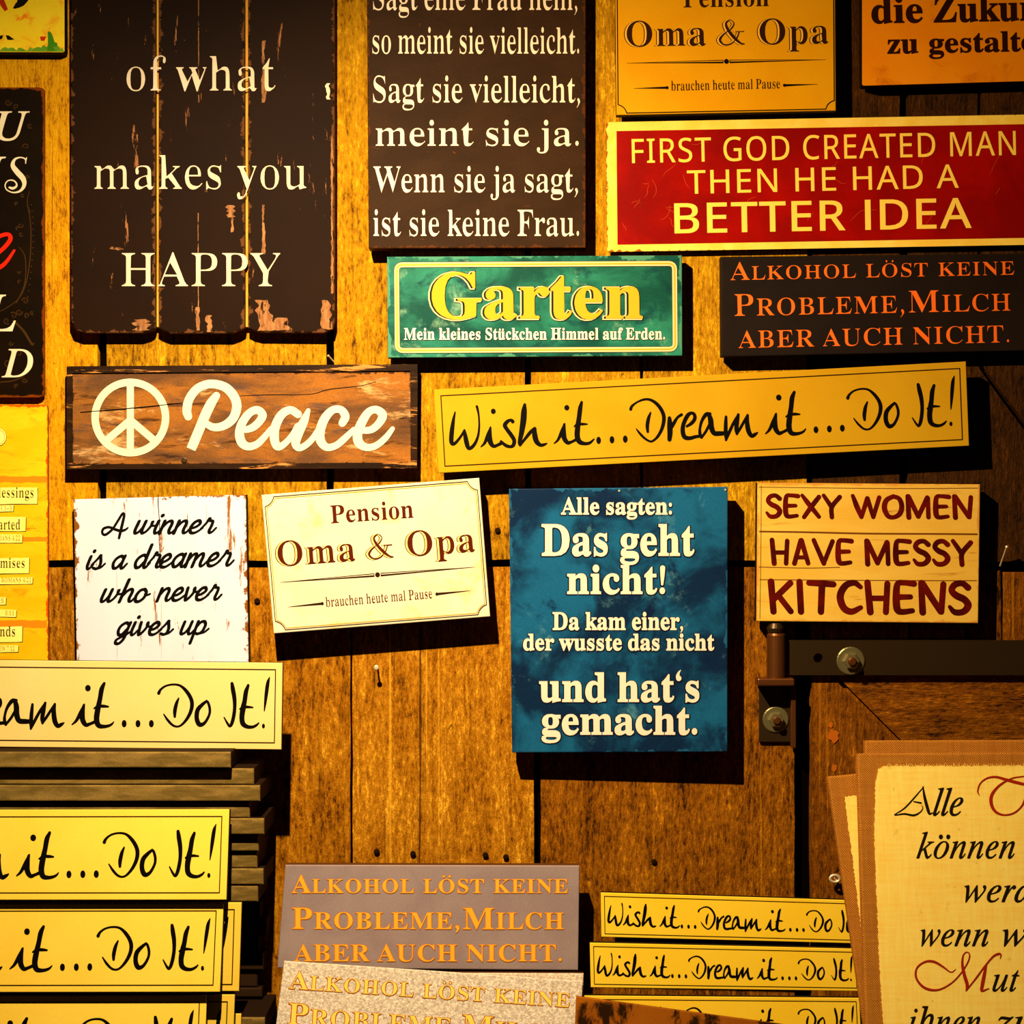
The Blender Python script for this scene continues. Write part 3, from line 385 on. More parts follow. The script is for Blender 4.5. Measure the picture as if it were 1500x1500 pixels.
SS,o|*P(Q)](W(}(j(})K)N)<*-)1*S)/++)4+L)C+c)]+j*$+g*;+X*T+F*e+.*s)q+I)I+i);+{)1,6)+,N)+,})4-D)=-R)T-m)u.$*V.3+L.0+o.),B-r,/-=+_-K+2-T*l-V*C-Q*%-C)n--)h,i)k,Q)r,?*0,)*U+n+Y+E,++),>*k,I*M,M**,J)e,B)I,3)1+x(w+^(g+?(Z*w(T
ST,s|*F(X*F-O(a-O(a..,l..,l-O+,-O+,(X
SG.7|+d(Q*v(Y*V(d*;(q)})))g)<)S)S)9*3),*w),+i);,Q)H,p)X-1)n-H*+-]*E-o*e-}+,.-+v.4,W.0-#.)-V-q-?-;,]-N,+-V+H-S+$-I*]-9*B,{*-,^)w,<)n+o)k+C)p*f*$*5*/)y*L)U*a)G+5)5+Q)0,6)0,y):,y*s+f*s+f+P-]+P-](l,g(W
SO.[|+Z(Q*n(Y*O(e*5(r)w)*)c)>)P)U)8*6)0*U)*+D)0,2)8,Q)P-1)c-H*5-o*O.#*o.-+Z.5,%.3,E.-,d.#-$-o-P-I-c-2-},Q.+,2.2+C.+*U-}*5-c)U-P)>-$(r,d(e,E(Y,$(S|+Z)/,))2,I)<,g)L,})e-4*(-?*I-F*r-I+C-F+p-?,=-4,_,},},g-:,J-J,)-T+Z-W+4-T*m-J*O-:*9,}*(,_)u,=)n+p)l+C)n*r)u*I*(*(*9)e*O)L*l)<+4)2
SD.8|)B(X)B..+K.,,3-w,i-[-%-H-I,t-V,V-f+o-h+G-d*g-V*4-A)c-#)>,W)#,,(i+R(]*s(X|*()5*k)5+i)A,M)f,s*I-%+E-#+t,t,B,e,d,N-#,4-8+n-F+H-N*(-Q
SC-M|+X(Q+5(S*O(d*5(r)w)))c)=)P)T)8*5)+*x),+i)9,P)D,n)S-0)}-[*<-n*W-}*w.,+?.2,0.2,t.#-9-q,y-<,F-N+s-V+=-S*v-I*W-9*?,{*,,^)w,<)o+o)l+C)n*q)v*J***)*<)e*S)M*r)<+:)3+c)/,7)2-%)B-%(g,E(V
SE,s|)B(X)B..,I..,I-O*(-O*(+j,=+j,=+3*(+3*()6,I)6,I(X
SA-R|(X(X*g.0+E.0-Q(X,l(X,0*>)y*>)>(X|*4*v+w*v+>,Z+)-H*m,W
SM/X|)B(X)B..*D..,*)X,-)X-n...p...p(X.2(X.2,4.7-I.4-I,B(X+j(X)z-I)w-I)},2)}(X
SN.L|)B(X)B..*1..-,)T-/)T-**r-*..-d..-d(X,u(X)y-3)w-3)}+s)}(X
SH.@|)B(X)B..*(..*(+j,q+j,q..-U..-U(X,q(X,q+3*(+3*((X
SB-Z|)B(X)B..+G.,+n.&,4-x,N-l,d-Z,s-F,{-,-#,P,q,-,g+w,H+a+z+R+z+N,K+C,e+6,x+#--*e-4*D-2)m-*)P,u)8,b)$,G(n,+(c+c(Z|*(+h+F+j+r+s,&+},8,<,>,_,7-),.-6+{-@+U-M*y-Q*(-Q|*()4+O)6,#)B,3)M,>)Z,J*#,J*I,=*i,2*v+{+&+g+.+-+4*(+4'''
_AL = [chr(c) for c in range(35, 127) if chr(c) not in "\\'\"`|"][:87]
_IX = {c: i for i, c in enumerate(_AL)}
def _dec(s):
    return [_IX[s[i]] * 87 + _IX[s[i + 1]] - 400 for i in range(0, len(s), 2)]
FONT = {}
for _l in GLYPHS.split('\n'):
    _k, _r = _l[:2], _l[2:]
    _p = _r.split('|')
    FONT[_k] = (_dec(_p[0])[0], [list(zip(_dec(q)[0::2], _dec(q)[1::2])) for q in _p[1:]])
for _f, _c, _h in (('B', 'BH', 676.0), ('I', 'IL', 660.0), ('S', 'SH', 714.0)):      # to thousandths of an em
    _s = _h / max(y for l in FONT[_c][1] for x, y in l)
    for _k in [k for k in FONT if k[0] == _f]:
        FONT[_k] = (FONT[_k][0] * _s, [[(x * _s, y * _s) for x, y in l] for l in FONT[_k][1]])
FONT['S|'] = (258, [[(82, 0), (176, 0), (176, 714), (82, 714)]])

def circle(cx, cy, rx, ry=None, n=18):
    ry = ry or rx
    return [(cx + rx * math.cos(2 * math.pi * k / n), cy + ry * math.sin(2 * math.pi * k / n)) for k in range(n)]

def stroke_polys(pts, n=6, cap=True, closed=False):
    """Ribbon of varying width through (x, y, width) points -> (verts, faces)."""
    P = catmull(pts, n, closed)
    Q = [P[0]]
    for p in P[1:]:
        if (p[0] - Q[-1][0]) ** 2 + (p[1] - Q[-1][1]) ** 2 > 1e-8: Q.append(p)
    P = Q
    V, F = [], []
    M = len(P)
    for i, p in enumerate(P):
        a = P[(i - 1) % M] if (closed or i > 0) else P[i]
        c = P[(i + 1) % M] if (closed or i < M - 1) else P[i]
        dx, dy = c[0] - a[0], c[1] - a[1]
        L = math.hypot(dx, dy) or 1e-9
        nx, ny = -dy / L, dx / L
        w = max(p[2], 0.01) / 2
        V += [(p[0] + nx * w, p[1] + ny * w), (p[0] - nx * w, p[1] - ny * w)]
    for i in range(M if closed else M - 1):
        a, b = 2 * i, 2 * ((i + 1) % M)
        F.append((a, a + 1, b + 1, b))
    if cap and not closed:
        for p in (P[0], P[-1]):
            s = len(V); V += circle(p[0], p[1], max(p[2], 0.01) / 2, n=14); F.append(tuple(range(s, s + 14)))
    return V, F

def ray_gap(p, d, segs):
    """Distance from p along d to the nearest outline segment."""
    best = 1e9
    for (ax, ay), (bx, by) in segs:
        ex, ey = bx - ax, by - ay
        den = d[0] * ey - d[1] * ex
        if abs(den) < 1e-9: continue
        t = ((ax - p[0]) * ey - (ay - p[1]) * ex) / den
        u = ((ax - p[0]) * d[1] - (ay - p[1]) * d[0]) / den
        if t > 1.5 and -0.001 <= u <= 1.001 and t < best: best = t
    return best

def offset_loop(loop, dx, dy, sgn, segs):
    """Move an outline in or out, never closing a hairline or a counter."""
    out = []
    n = len(loop)
    for i in range(n):
        a, p, c = loop[i - 1], loop[i], loop[(i + 1) % n]
        e1 = (p[0] - a[0], p[1] - a[1]); e2 = (c[0] - p[0], c[1] - p[1])
        l1 = math.hypot(*e1) or 1e-9; l2 = math.hypot(*e2) or 1e-9
        n1 = (e1[1] / l1, -e1[0] / l1); n2 = (e2[1] / l2, -e2[0] / l2)
        mx, my = n1[0] + n2[0], n1[1] + n2[1]
        L = math.hypot(mx, my) or 1e-9
        mx /= L; my /= L
        cosh = max(0.6, mx * n1[0] + my * n1[1])
        ox, oy = sgn * mx / cosh * dx, sgn * my / cosh * dy
        l = math.hypot(ox, oy)
        if l > 1e-6:
            g = min(ray_gap(p, (ox / l, oy / l), segs), ray_gap((p[0] - e1[0] * .3, p[1] - e1[1] * .3), (ox / l, oy / l), segs), ray_gap((p[0] + e2[0] * .3, p[1] + e2[1] * .3), (ox / l, oy / l), segs))
            k = min(1.0, 0.27 * g / l)
            ox *= k; oy *= k
        out.append((p[0] + ox, p[1] + oy))
    return out

def area(l):
    return 0.5 * sum(l[i - 1][0] * l[i][1] - l[i][0] * l[i - 1][1] for i in range(len(l)))

def fill(loops):
    c = bpy.data.curves.new('outline', 'CURVE'); c.dimensions = '2D'; c.fill_mode = 'BOTH'
    for l in loops:
        s = c.splines.new('POLY'); s.points.add(len(l) - 1); s.use_cyclic_u = True
        for q, p in zip(s.points, l): q.co = (p[0], p[1], 0, 1)
    o = bpy.data.objects.new('outline', c)
    me = bpy.data.meshes.new_from_object(o)
    V = [(v.co.x, v.co.y) for v in me.vertices]; F = [tuple(p.vertices) for p in me.polygons]
    bpy.data.objects.remove(o); bpy.data.curves.remove(c); bpy.data.meshes.remove(me)
    return V, F

# hand-lettered capitals: strokes in a box 100 high; (advance, strokes)
HAND = {
 'S': (66, [[(57, 82, 17), (40, 95, 15), (18, 91, 16), (8, 73, 16), (22, 57, 18), (46, 45, 18), (58, 26, 18), (44, 7, 16), (18, 5, 15), (3, 21, 10)]]),
 'E': (66, [[(60, 93, 16), (30, 96, 14), (11, 92, 15), (7, 55, 18), (10, 14, 18), (24, 5, 15), (56, 9, 13)], [(10, 51, 15), (50, 52, 13)]]),
 'X': (82, [[(3, 96, 13), (30, 60, 18), (74, 5, 15)], [(74, 90, 16), (45, 52, 17), (11, 3, 15)]]),
 'Y': (76, [[(3, 96, 14), (36, 48, 17)], [(71, 90, 16), (38, 47, 16), (38, 3, 16)]]),
 'W': (116, [[(3, 97, 13), (20, 50, 18), (38, 5, 14)], [(38, 5, 14), (62, 86, 16)], [(62, 86, 16), (86, 5, 14)], [(86, 5, 14), (110, 90, 15)]]),
 'O': (84, [[(42, 95, 15), (14, 78, 17), (6, 45, 18), (20, 11, 17), (44, 5, 15), (68, 20, 17), (76, 52, 17), (66, 84, 16), (42, 95, 15)]]),
 'M': (104, [[(7, 96, 15), (12, 4, 17)], [(10, 94, 17), (50, 8, 16)], [(50, 8, 15), (86, 90, 16)], [(88, 88, 15), (91, 5, 15)]]),
 'N': (82, [[(7, 96, 15), (12, 4, 17)], [(10, 94, 18), (66, 7, 16)], [(74, 92, 15), (68, 6, 15)]]),
 'H': (76, [[(5, 96, 16), (14, 4, 17)], [(65, 93, 15), (61, 4, 15)], [(10, 47, 14), (62, 47, 14)]]),
 'A': (72, [[(33, 95, 15), (9, 4, 16)], [(36, 95, 17), (63, 5, 15)], [(18, 28, 13), (56, 28, 13)]]),
 'V': (84, [[(4, 96, 15), (44, 5, 16)], [(78, 92, 15), (44, 6, 14)]]),
 'K': (74, [[(6, 97, 17), (14, 4, 16)], [(64, 93, 16), (14, 42, 15)], [(28, 55, 15), (66, 5, 15)]]),
 'I': (26, [[(9, 97, 16), (14, 4, 16)]]),
 'T': (80, [[(3, 94, 15), (76, 90, 16)], [(42, 92, 17), (39, 4, 16)]]),
 'C': (76, [[(69, 82, 12), (50, 95, 15), (24, 86, 17), (8, 54, 18), (18, 18, 18), (42, 5, 16), (70, 18, 12)]]),
}
# upright forms of a joined monoline script, x-height 100, sheared when set
_bowl = [(72, 84, 20), (46, 98, 20), (16, 76, 20), (7, 40, 20), (22, 7, 20), (46, 10, 20), (72, 52, 20)]
SCRIPT = {
 'a': (106, [_bowl, [(76, 98, 21), (72, 50, 21), (76, 12, 20), (92, 5, 18), (112, 38, 15)]]),
 'd': (106, [_bowl, [(76, 172, 22), (73, 70, 22), (76, 14, 20), (92, 5, 18), (112, 38, 15)]]),
 'e': (88, [[(4, 38, 16), (40, 50, 18), (62, 76, 20), (46, 99, 20), (18, 84, 21), (5, 44, 21), (18, 9, 20), (46, 4, 18), (72, 20, 16), (92, 42, 15)]]),
 'g': (106, [_bowl, [(78, 98, 21), (74, 40, 21), (72, -24, 21), (50, -60, 19), (22, -58, 19), (18, -34, 18), (48, -12, 16), (80, 8, 16), (112, 38, 15)]]),
 'h': (104, [[(10, 172, 22), (7, 90, 22), (4, 2, 21)], [(6, 40, 17), (30, 84, 19), (56, 99, 20), (70, 80, 21), (66, 30, 21), (76, 6, 19), (92, 10, 16), (108, 38, 15)]]),
 'i': (46, [[(8, 98, 22), (5, 34, 21), (16, 5, 19), (32, 10, 16), (50, 38, 15)]]),
 'm': (152, [[(6, 98, 21), (5, 50, 21), (4, 2, 21)], [(5, 42, 17), (28, 88, 18), (48, 97, 20), (56, 76, 21), (53, 2, 21)], [(54, 42, 17), (78, 88, 18), (98, 97, 20), (107, 76, 21), (104, 28, 21), (114, 5, 19), (130, 10, 16), (150, 38, 15)]]),
 'n': (104, [[(6, 98, 21), (5, 50, 21), (4, 2, 21)], [(5, 42, 17), (28, 86, 18), (52, 98, 20), (66, 78, 21), (63, 28, 21), (74, 5, 19), (90, 10, 16), (108, 38, 15)]]),
 'o': (98, [[(50, 98, 20), (22, 88, 20), (6, 50, 21), (16, 9, 20), (42, 4, 20), (68, 30, 20), (72, 72, 20), (52, 97, 20)], [(66, 62, 14), (84, 52, 14), (102, 60, 14)]]),
 'p': (108, [[(10, 98, 21), (8, 20, 21), (6, -66, 21)], [(8, 50, 18), (30, 90, 19), (58, 97, 20), (76, 70, 21), (68, 22, 20), (40, 4, 18), (14, 12, 16)], [(62, 8, 14), (88, 16, 14), (112, 40, 14)]]),
 'r': (80, [[(-6, 34, 15), (18, 80, 17), (28, 116, 20), (38, 98, 18), (60, 92, 18), (63, 60, 20), (60, 22, 20), (70, 5, 19), (86, 12, 16), (102, 40, 15)]]),
 's': (78, [[(-8, 34, 15), (20, 76, 17), (36, 108, 19), (44, 88, 20), (58, 50, 21), (56, 16, 20), (36, 4, 18), (10, 12, 16)], [(50, 6, 15), (74, 16, 15), (94, 42, 15)]]),
 'u': (104, [[(8, 98, 21), (5, 30, 21), (16, 6, 19), (40, 17, 17), (62, 60, 18), (66, 98, 20)], [(66, 98, 21), (62, 30, 21), (74, 5, 19), (90, 10, 16), (108, 38, 15)]]),
 'v': (90, [[(8, 98, 21), (14, 42, 21), (24, 4, 20), (50, 32, 18), (66, 72, 19), (60, 99, 19), (58, 76, 14), (75, 66, 14), (96, 70, 14)]]),
 'w': (142, [[(8, 98, 21), (5, 30, 21), (16, 6, 19), (36, 17, 17), (54, 56, 18), (58, 98, 20)], [(58, 98, 21), (55, 30, 21), (66, 6, 19), (90, 22, 17), (108, 62, 18), (108, 98, 19), (105, 74, 14), (122, 62, 14), (146, 68, 14)]]),
 'A': (150, [[(108, -30, 22), (112, 40, 21), (108, 110, 21), (102, 168, 20), (88, 166, 19), (62, 110, 18), (30, 40, 18), (-2, 2, 19), (-26, -8, 19), (-38, 12, 19), (-22, 44, 19), (20, 46, 19), (76, 26, 19), (116, 12, 18), (140, 20, 16), (160, 44, 14)]]),
}
AMP = [[(80, 52, 5), (70, 27, 9), (48, 5, 11), (22, 1, 13), (6, 20, 16), (20, 42, 12), (48, 62, 8), (60, 84, 9), (46, 98, 8), (30, 86, 14), (36, 62, 18), (60, 28, 20), (84, 6, 15), (98, 3, 6)], [(66, 52, 5), (96, 52, 5)]]

_cache = {}
def glyph(font, ch, ox=0.0, oy=0.0):
    """(advance, verts, faces) in thousandths of an em, baseline at 0."""
    key = (font, ch, ox, oy)
    if key in _cache: return _cache[key]
    if font == 'H':
        a, st = HAND[ch]; V, F = [], []
        for s in st:
            v, f = stroke_polys([(x, y, w * 1.2) for x, y, w in s], 5); k = len(V); V += v; F += [tuple(i + k for i in q) for q in f]
        r = (a + 9, V, F)
    elif font == 'C':
        V, F = [], []
        a, st = SCRIPT[ch]
        for s in st:
            v, f = stroke_polys([(x, y, w * 1.18) for x, y, w in s], 5); k = len(V); V += v; F += [tuple(i + k for i in q) for q in f]
        if ch == 'i':
            k = len(V); V += circle(20, 140, 15); F.append(tuple(range(k, k + 18)))
        V = [(x + y * 0.40, y) for x, y in V]
        r = (a, V, F)
    else:
        V, F = [], []
        def put(l):
            k = len(V); V.extend(l); F.append(tuple(range(k, k + len(l))))
        def dot(x, y, rr=62): put(circle(x, y, rr + ox, rr + oy))
        if ch in '.:': 
            dot(110, 62)
            if ch == ':': dot(110, 390)
            a = 220
        elif ch in ',‘':
            up = 0 if ch == ',' else 560
            q = [(105, 70, 120 + 2 * ox), (128, 10, 84 + ox), (104, -70, 44 + ox), (58, -128, 14)]
            if ch == '‘': q = [(215 - x, -y + 60 + up, w) for x, y, w in q]
            v, f = stroke_polys(q, 5); k = len(V); V += v; F += [tuple(i + k for i in t) for t in f]
            a = 230
        elif ch == '!':
            v, f = stroke_polys([(128, 630, 112 + 2 * ox), (124, 430, 84 + 2 * ox), (118, 220, 40 + 2 * ox)], 5)
            V += v; F += f; dot(120, 62); a = 250
        elif ch == '&':
            for s in AMP:
                v, f = stroke_polys([(x * 6.9, y * 6.8, max(w * 6.0 + 2 * ox, 22)) for x, y, w in s], 6)
                k = len(V); V += v; F += [tuple(i + k for i in t) for t in f]
            a = 730
        elif ch in 'öüÖ':
            a, v, f = glyph(font, {'ö': 'o', 'ü': 'u', 'Ö': 'O'}[ch], ox, oy)
            V += v; F += f
            hh = max(y for x, y in v) + 110
            xs = [x for x, y in v]; mx = (min(xs) + max(xs)) / 2 + (60 if font == 'I' else 0)
            sp = 115 if ch != 'Ö' else 130
            dot(mx - sp, hh, 58); dot(mx + sp, hh, 58)
        else:
            a, loops = FONT[font + ch]
            if ox or oy:
                big = max(loops, key=lambda l: abs(area(l)))
                sg = 1 if area(big) > 0 else -1
                segs = [(l[i - 1], l[i]) for l in loops for i in range(len(l))]
                loops = [offset_loop(l, ox, oy, sg, segs) for l in loops]
            V, F = fill(loops)
        r = (a, V, F)
    _cache[key] = r
    return r
CAPH = {'B': 676.0, 'I': 660.0, 'S': 714.0, 'H': 100.0, 'C': 100.0}
SPACE = {'B': 250, 'I': 250, 'S': 270, 'H': 45, 'C': 70}

class Ink:
    """Flat printing laid on a board: shapes in photo pixels, carried onto the board's own plane."""
    def __init__(s): s.V, s.F, s.M, s.mats, s.n = [], [], [], [], 0
    def _m(s, m):
        if m not in s.mats: s.mats.append(m)
        return s.mats.index(m)
    def add(s, V, F, mat, lift=0.0004):
        # every piece and every ribbon step lies a hair above the last, so overlaps never coincide
        s.n = (s.n + 1) % 12; b = lift + s.n * 1.2e-5
        k = len(s.V); s.V += [(p[0], p[1], b + min(j, 400) * 2.5e-7) for j, p in enumerate(V)]; i = s._m(mat)
        for f in F: s.F.append(tuple(a + k for a in f)); s.M.append(i)
    def poly(s, P, mat, lift=0.0004):
        V, F = fill([P]); s.add(V, F, mat, lift)
    def stroke(s, pts, mat, lift=0.0004, n=6, cap=True, closed=False):
        V, F = stroke_polys(pts, n, cap, closed); s.add(V, F, mat, lift)
    def dot(s, x, y, r, mat, lift=0.0004, ry=None):
        s.add(circle(x, y, r, ry), [tuple(range(18))], mat, lift)
    def loop(s, pts, w, mat, lift=0.0004):
        n = len(pts)
        for i in range(n):
            a, b = pts[i], pts[(i + 1) % n]
            s.stroke([(a[0], a[1], w), (b[0], b[1], w)], mat, lift, 1, True)
    def text(s, string, font, x0, y0, x1, y1, cap, layers, track=0.0, small=None, fit=True, shear=0.0):
        """Baseline from pixel (x0, y0) to (x1, y1), capitals `cap` pixels high.
        layers: (material, outset_x, outset_y, shift_x, shift_y, lift); small: scale of lower case set as capitals."""
        items, pen = [], 0.0
        lo, hi = 1e9, -1e9
        for ch in string:
            if ch == ' ': pen += SPACE[font] * (1 + track / 300); continue
            sc = 1.0
            if small and ch.islower(): ch = ch.upper(); sc = small
            a, V, F = glyph(font, ch)
            lo = min(lo, pen + min(v[0] for v in V) * sc); hi = max(hi, pen + max(v[0] for v in V) * sc)
            items.append((ch, pen, sc)); pen += a * sc + track
        L = math.hypot(x1 - x0, y1 - y0)
        ux, uy = (x1 - x0) / L, (y1 - y0) / L
        sy = cap / CAPH[font]; sx = L / (hi - lo) if fit else sy
        for mat, ox, oy, shx, shy, lift in layers:
            for ch, p, sc in items:
                a, V, F = glyph(font, ch, ox, oy)
                out = []
                for x, y in V:
                    e = (p + x * sc - lo) * sx; h = y * sc * sy
                    e += h * shear
                    out.append((x0 + ux * e + uy * h + shx, y0 + uy * e - ux * h + shy))
                s.add(out, F, mat, lift)
    def build(s, name, sign, parent=None):
        V = [sign.P(x, y, l) - sign.root.location for x, y, l in s.V]
        return mesh_object(name, V, s.F, s.mats, s.M, parent or sign.root)

class Sign:
    def __init__(s, name, label, cat, outline, d, ax=0.0, az=0.0, group=None):
        xs = [p[0] for p in outline]; ys = [p[1] for p in outline]
        s.outline = outline
        cx, cy = (min(xs) + max(xs)) / 2, (min(ys) + max(ys)) / 2
        s.p0 = W(cx, cy, d)
        s.n = -Vector((ax, 1.0, az)).normalized()
        s.root = bpy.data.objects.new(name, None)
        s.root.empty_display_size = 0.05
        COL.objects.link(s.root)
        b = W(cx, max(ys), d); s.root.location = (b.x, s.P(cx, max(ys)).y, b.z)
        tag(s.root, label, cat, group)
    def P(s, px, py, lift=0.0):
        r = W(px, py, 0.0) - CAM
        q = s.p0 + s.n * lift
        # the pixel is read on the board's front face, then raised along its normal
        t = (s.p0 - CAM).dot(s.n) / r.dot(s.n)
        return CAM + r * t + s.n * lift
    def slab(s, name, mats, t, outline=None, lift=0.0, bevel=0.0012, parent=None, seg=2):
        o = outline or s.outline
        L = s.root.location
        bm = bmesh.new()
        f = [bm.verts.new(s.P(x, y, lift) - L) for x, y in o]
        b = [bm.verts.new(s.P(x, y, lift) - L - s.n * t) for x, y in o]
        n = len(o)
        front = bm.faces.new(f); back = bm.faces.new(list(reversed(b)))
        sides = [bm.faces.new((f[i], f[(i + 1) % n], b[(i + 1) % n], b[i])) for i in range(n)]
        for q in sides + [back]: q.material_index = 1 if len(mats) > 1 else 0
        if bevel > 0:
            bmesh.ops.bevel(bm, geom=list(front.edges), offset=bevel, segments=seg, affect='EDGES', profile=0.5, clamp_overlap=True)
        return bm_object(name, bm, mats, parent or s.root)
    def ring(s, name, mats, outer, inner, lift, t, parent=None):
        L = s.root.location; n = len(outer)
        V = []
        for P, l in ((outer, lift), (inner, lift), (outer, lift - t), (inner, lift - t)):
            V += [s.P(x, y, 0) + s.n * l - L for x, y in P]
        F, M = [], []
        for i in range(n):
            j = (i + 1) % n
            F += [(i, j, n + j, n + i), (2 * n + i, 2 * n + j, j, i), (n + i, n + j, 3 * n + j, 3 * n + i), (3 * n + i, 3 * n + j, 2 * n + j, 2 * n + i)]
            M += [0, len(mats) - 1, 0, len(mats) - 1]
        return mesh_object(name, V, F, mats, M, parent or s.root)
    def hang(s, t, inset=0.25):
        """Spacer batten between the board's back and the wall planks."""
        xs = [p[0] for p in s.outline]; ys = [p[1] for p in s.outline]
        L = s.root.location
        w = (max(xs) - min(xs)); h = (max(ys) - min(ys))
        x0, x1 = min(xs) + w * inset, max(xs) - w * inset
        y0, y1 = max(min(ys) + h * 0.3, min(ys) + h * 0.5 - 30), min(max(ys) - h * 0.3, min(ys) + h * 0.5 + 30)
        V = []
        for x, y in ((x0, y0), (x1, y0), (x1, y1), (x0, y1)):
            q = s.P(x, y) - s.n * (t - 0.0005)
            V += [q - L, Vector((q.x, 0.0, q.z)) - L]
        F = [(0, 2, 4, 6), (1, 7, 5, 3)] + [(2 * i, 2 * i + 1, (2 * i + 3) % 8, (2 * i + 2) % 8) for i in range(4)]
        return mesh_object('hanging_batten', V, F, [M['batten']], None, s.root)

def quad(TL, TR, BR, BL):
    """Maps board coordinates (u, v in 0..1 from the top left) to photo pixels."""
    def f(u, v):
        return ((TL[0] * (1 - u) + TR[0] * u) * (1 - v) + (BL[0] * (1 - u) + BR[0] * u) * v,
                (TL[1] * (1 - u) + TR[1] * u) * (1 - v) + (BL[1] * (1 - u) + BR[1] * u) * v)
    return f
# ------------------------------------------------------------------ materials
M = {}
M['wall'] = old_wood('weathered_wall_boards', (70, 36, 0), (158, 104, 1), (234, 174, 24), 'Z', 1.0, ridges=0.12)
M['wall_lit'] = old_wood('lit_wall_boards', (128, 66, 0), (208, 134, 0), (246, 178, 14), 'Z', 0.5, ridges=0.1)  # far left board painted lighter to make up for weaker lamp light
M['wall_dark'] = old_wood('dark_upper_boards', (20, 8, 0), (54, 27, 0), (92, 50, 4), 'Z', 0.6)
M['wall_low'] = old_wood('weathered_lower_boards', (52, 24, 0), (150, 86, 0), (244, 172, 40), 'Z', 0.7)
M['wall_mid'] = old_wood('brown_lower_board', (36, 14, 0), (126, 68, 0), (214, 136, 16), 'Z', 0.6)
M['door_wood'] = old_wood('door_boards', (32, 12, 0), (108, 56, 0), (182, 108, 8), 'Z', 0.6)
M['door_rail'] = old_wood('door_rail_boards', (32, 12, 0), (108, 56, 0), (182, 108, 8), 'X', 0.6)
M['gap'] = plain('dark_gap', (8, 4, 1), 1.0, 0, 0.0)
M['batten'] = plain('batten_wood', (60, 36, 10), 0.8)
M['black_edge'] = plain('dark_board_edge', (30, 20, 10), 0.6)
M['brown_edge'] = plain('brown_board_edge', (84, 48, 18), 0.6)
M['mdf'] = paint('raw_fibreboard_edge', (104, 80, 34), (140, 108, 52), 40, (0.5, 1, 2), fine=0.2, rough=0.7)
M['mdf_end_shaded'] = plain('shaded_board_end', (32, 18, 8), 0.7)  # ends of the flat boards coloured dark in place of shade
M['mdf_shaded'] = plain('shaded_board', (46, 28, 14), 0.7)  # lower flat boards, shade of the pile put into their colour
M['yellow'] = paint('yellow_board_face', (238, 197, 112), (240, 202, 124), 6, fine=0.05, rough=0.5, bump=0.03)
M['golden'] = paint('golden_face_dimmed', (186, 136, 16), (192, 144, 22), 6, fine=0.05, rough=0.5, bump=0.03)  # hung wish sign's golden face, colour darkened against the strong lamp light there
M['lit_yellow'] = paint('lit_yellow_face', (252, 202, 62), (254, 210, 74), 6, fine=0.05, rough=0.5, bump=0.03)  # same yellow face, brightness painted in where little lamp light reaches the pile
M['small_lit_yellow'] = paint('small_lit_yellow_face', (255, 204, 40), (255, 210, 54), 6, fine=0.05, rough=0.5, bump=0.03)  # yellow lightened in the colour to replace lamp light missing at lower right
M['ink'] = plain('black_brown_ink', (10, 7, 4), 0.5)
M['thin_ink'] = plain('brown_line_ink', (40, 20, 4), 0.5)
M['cream_ink'] = plain('cream_lettering', (240, 212, 186), 0.55)
M['cream_pale'] = plain('pale_cream_lettering', (246, 224, 196), 0.55)
M['rust_dark'] = plain('dark_red_lettering', (92, 22, 4), 0.6)
M['gold'] = plain('gold_lettering', (226, 156, 34), 0.5)
M['gold_pale'] = plain('pale_gold_outline', (232, 192, 140), 0.5)
M['orange_ink'] = plain('orange_lettering', (236, 104, 30), 0.55)
M['amber_ink'] = plain('amber_lettering', (252, 176, 48), 0.55)
M['amber_line'] = plain('amber_outline', (214, 112, 24), 0.55)
M['red_ink'] = plain('red_lettering', (240, 30, 8), 0.5)
M['steel'] = plain('dark_steel', (70, 50, 26), 0.42, 0.75, 0.4)
M['copper'] = plain('rusty_barrel_metal', (112, 62, 24), 0.4, 0.7, 0.4)
M['zinc'] = plain('zinc_washer', (176, 160, 108), 0.32, 0.85, 0.5)
M['nail'] = plain('bright_nail', (240, 214, 170), 0.35, 0.5, 0.5)
M['old_nail'] = plain('rusty_nail', (34, 18, 6), 0.7, 0.3)

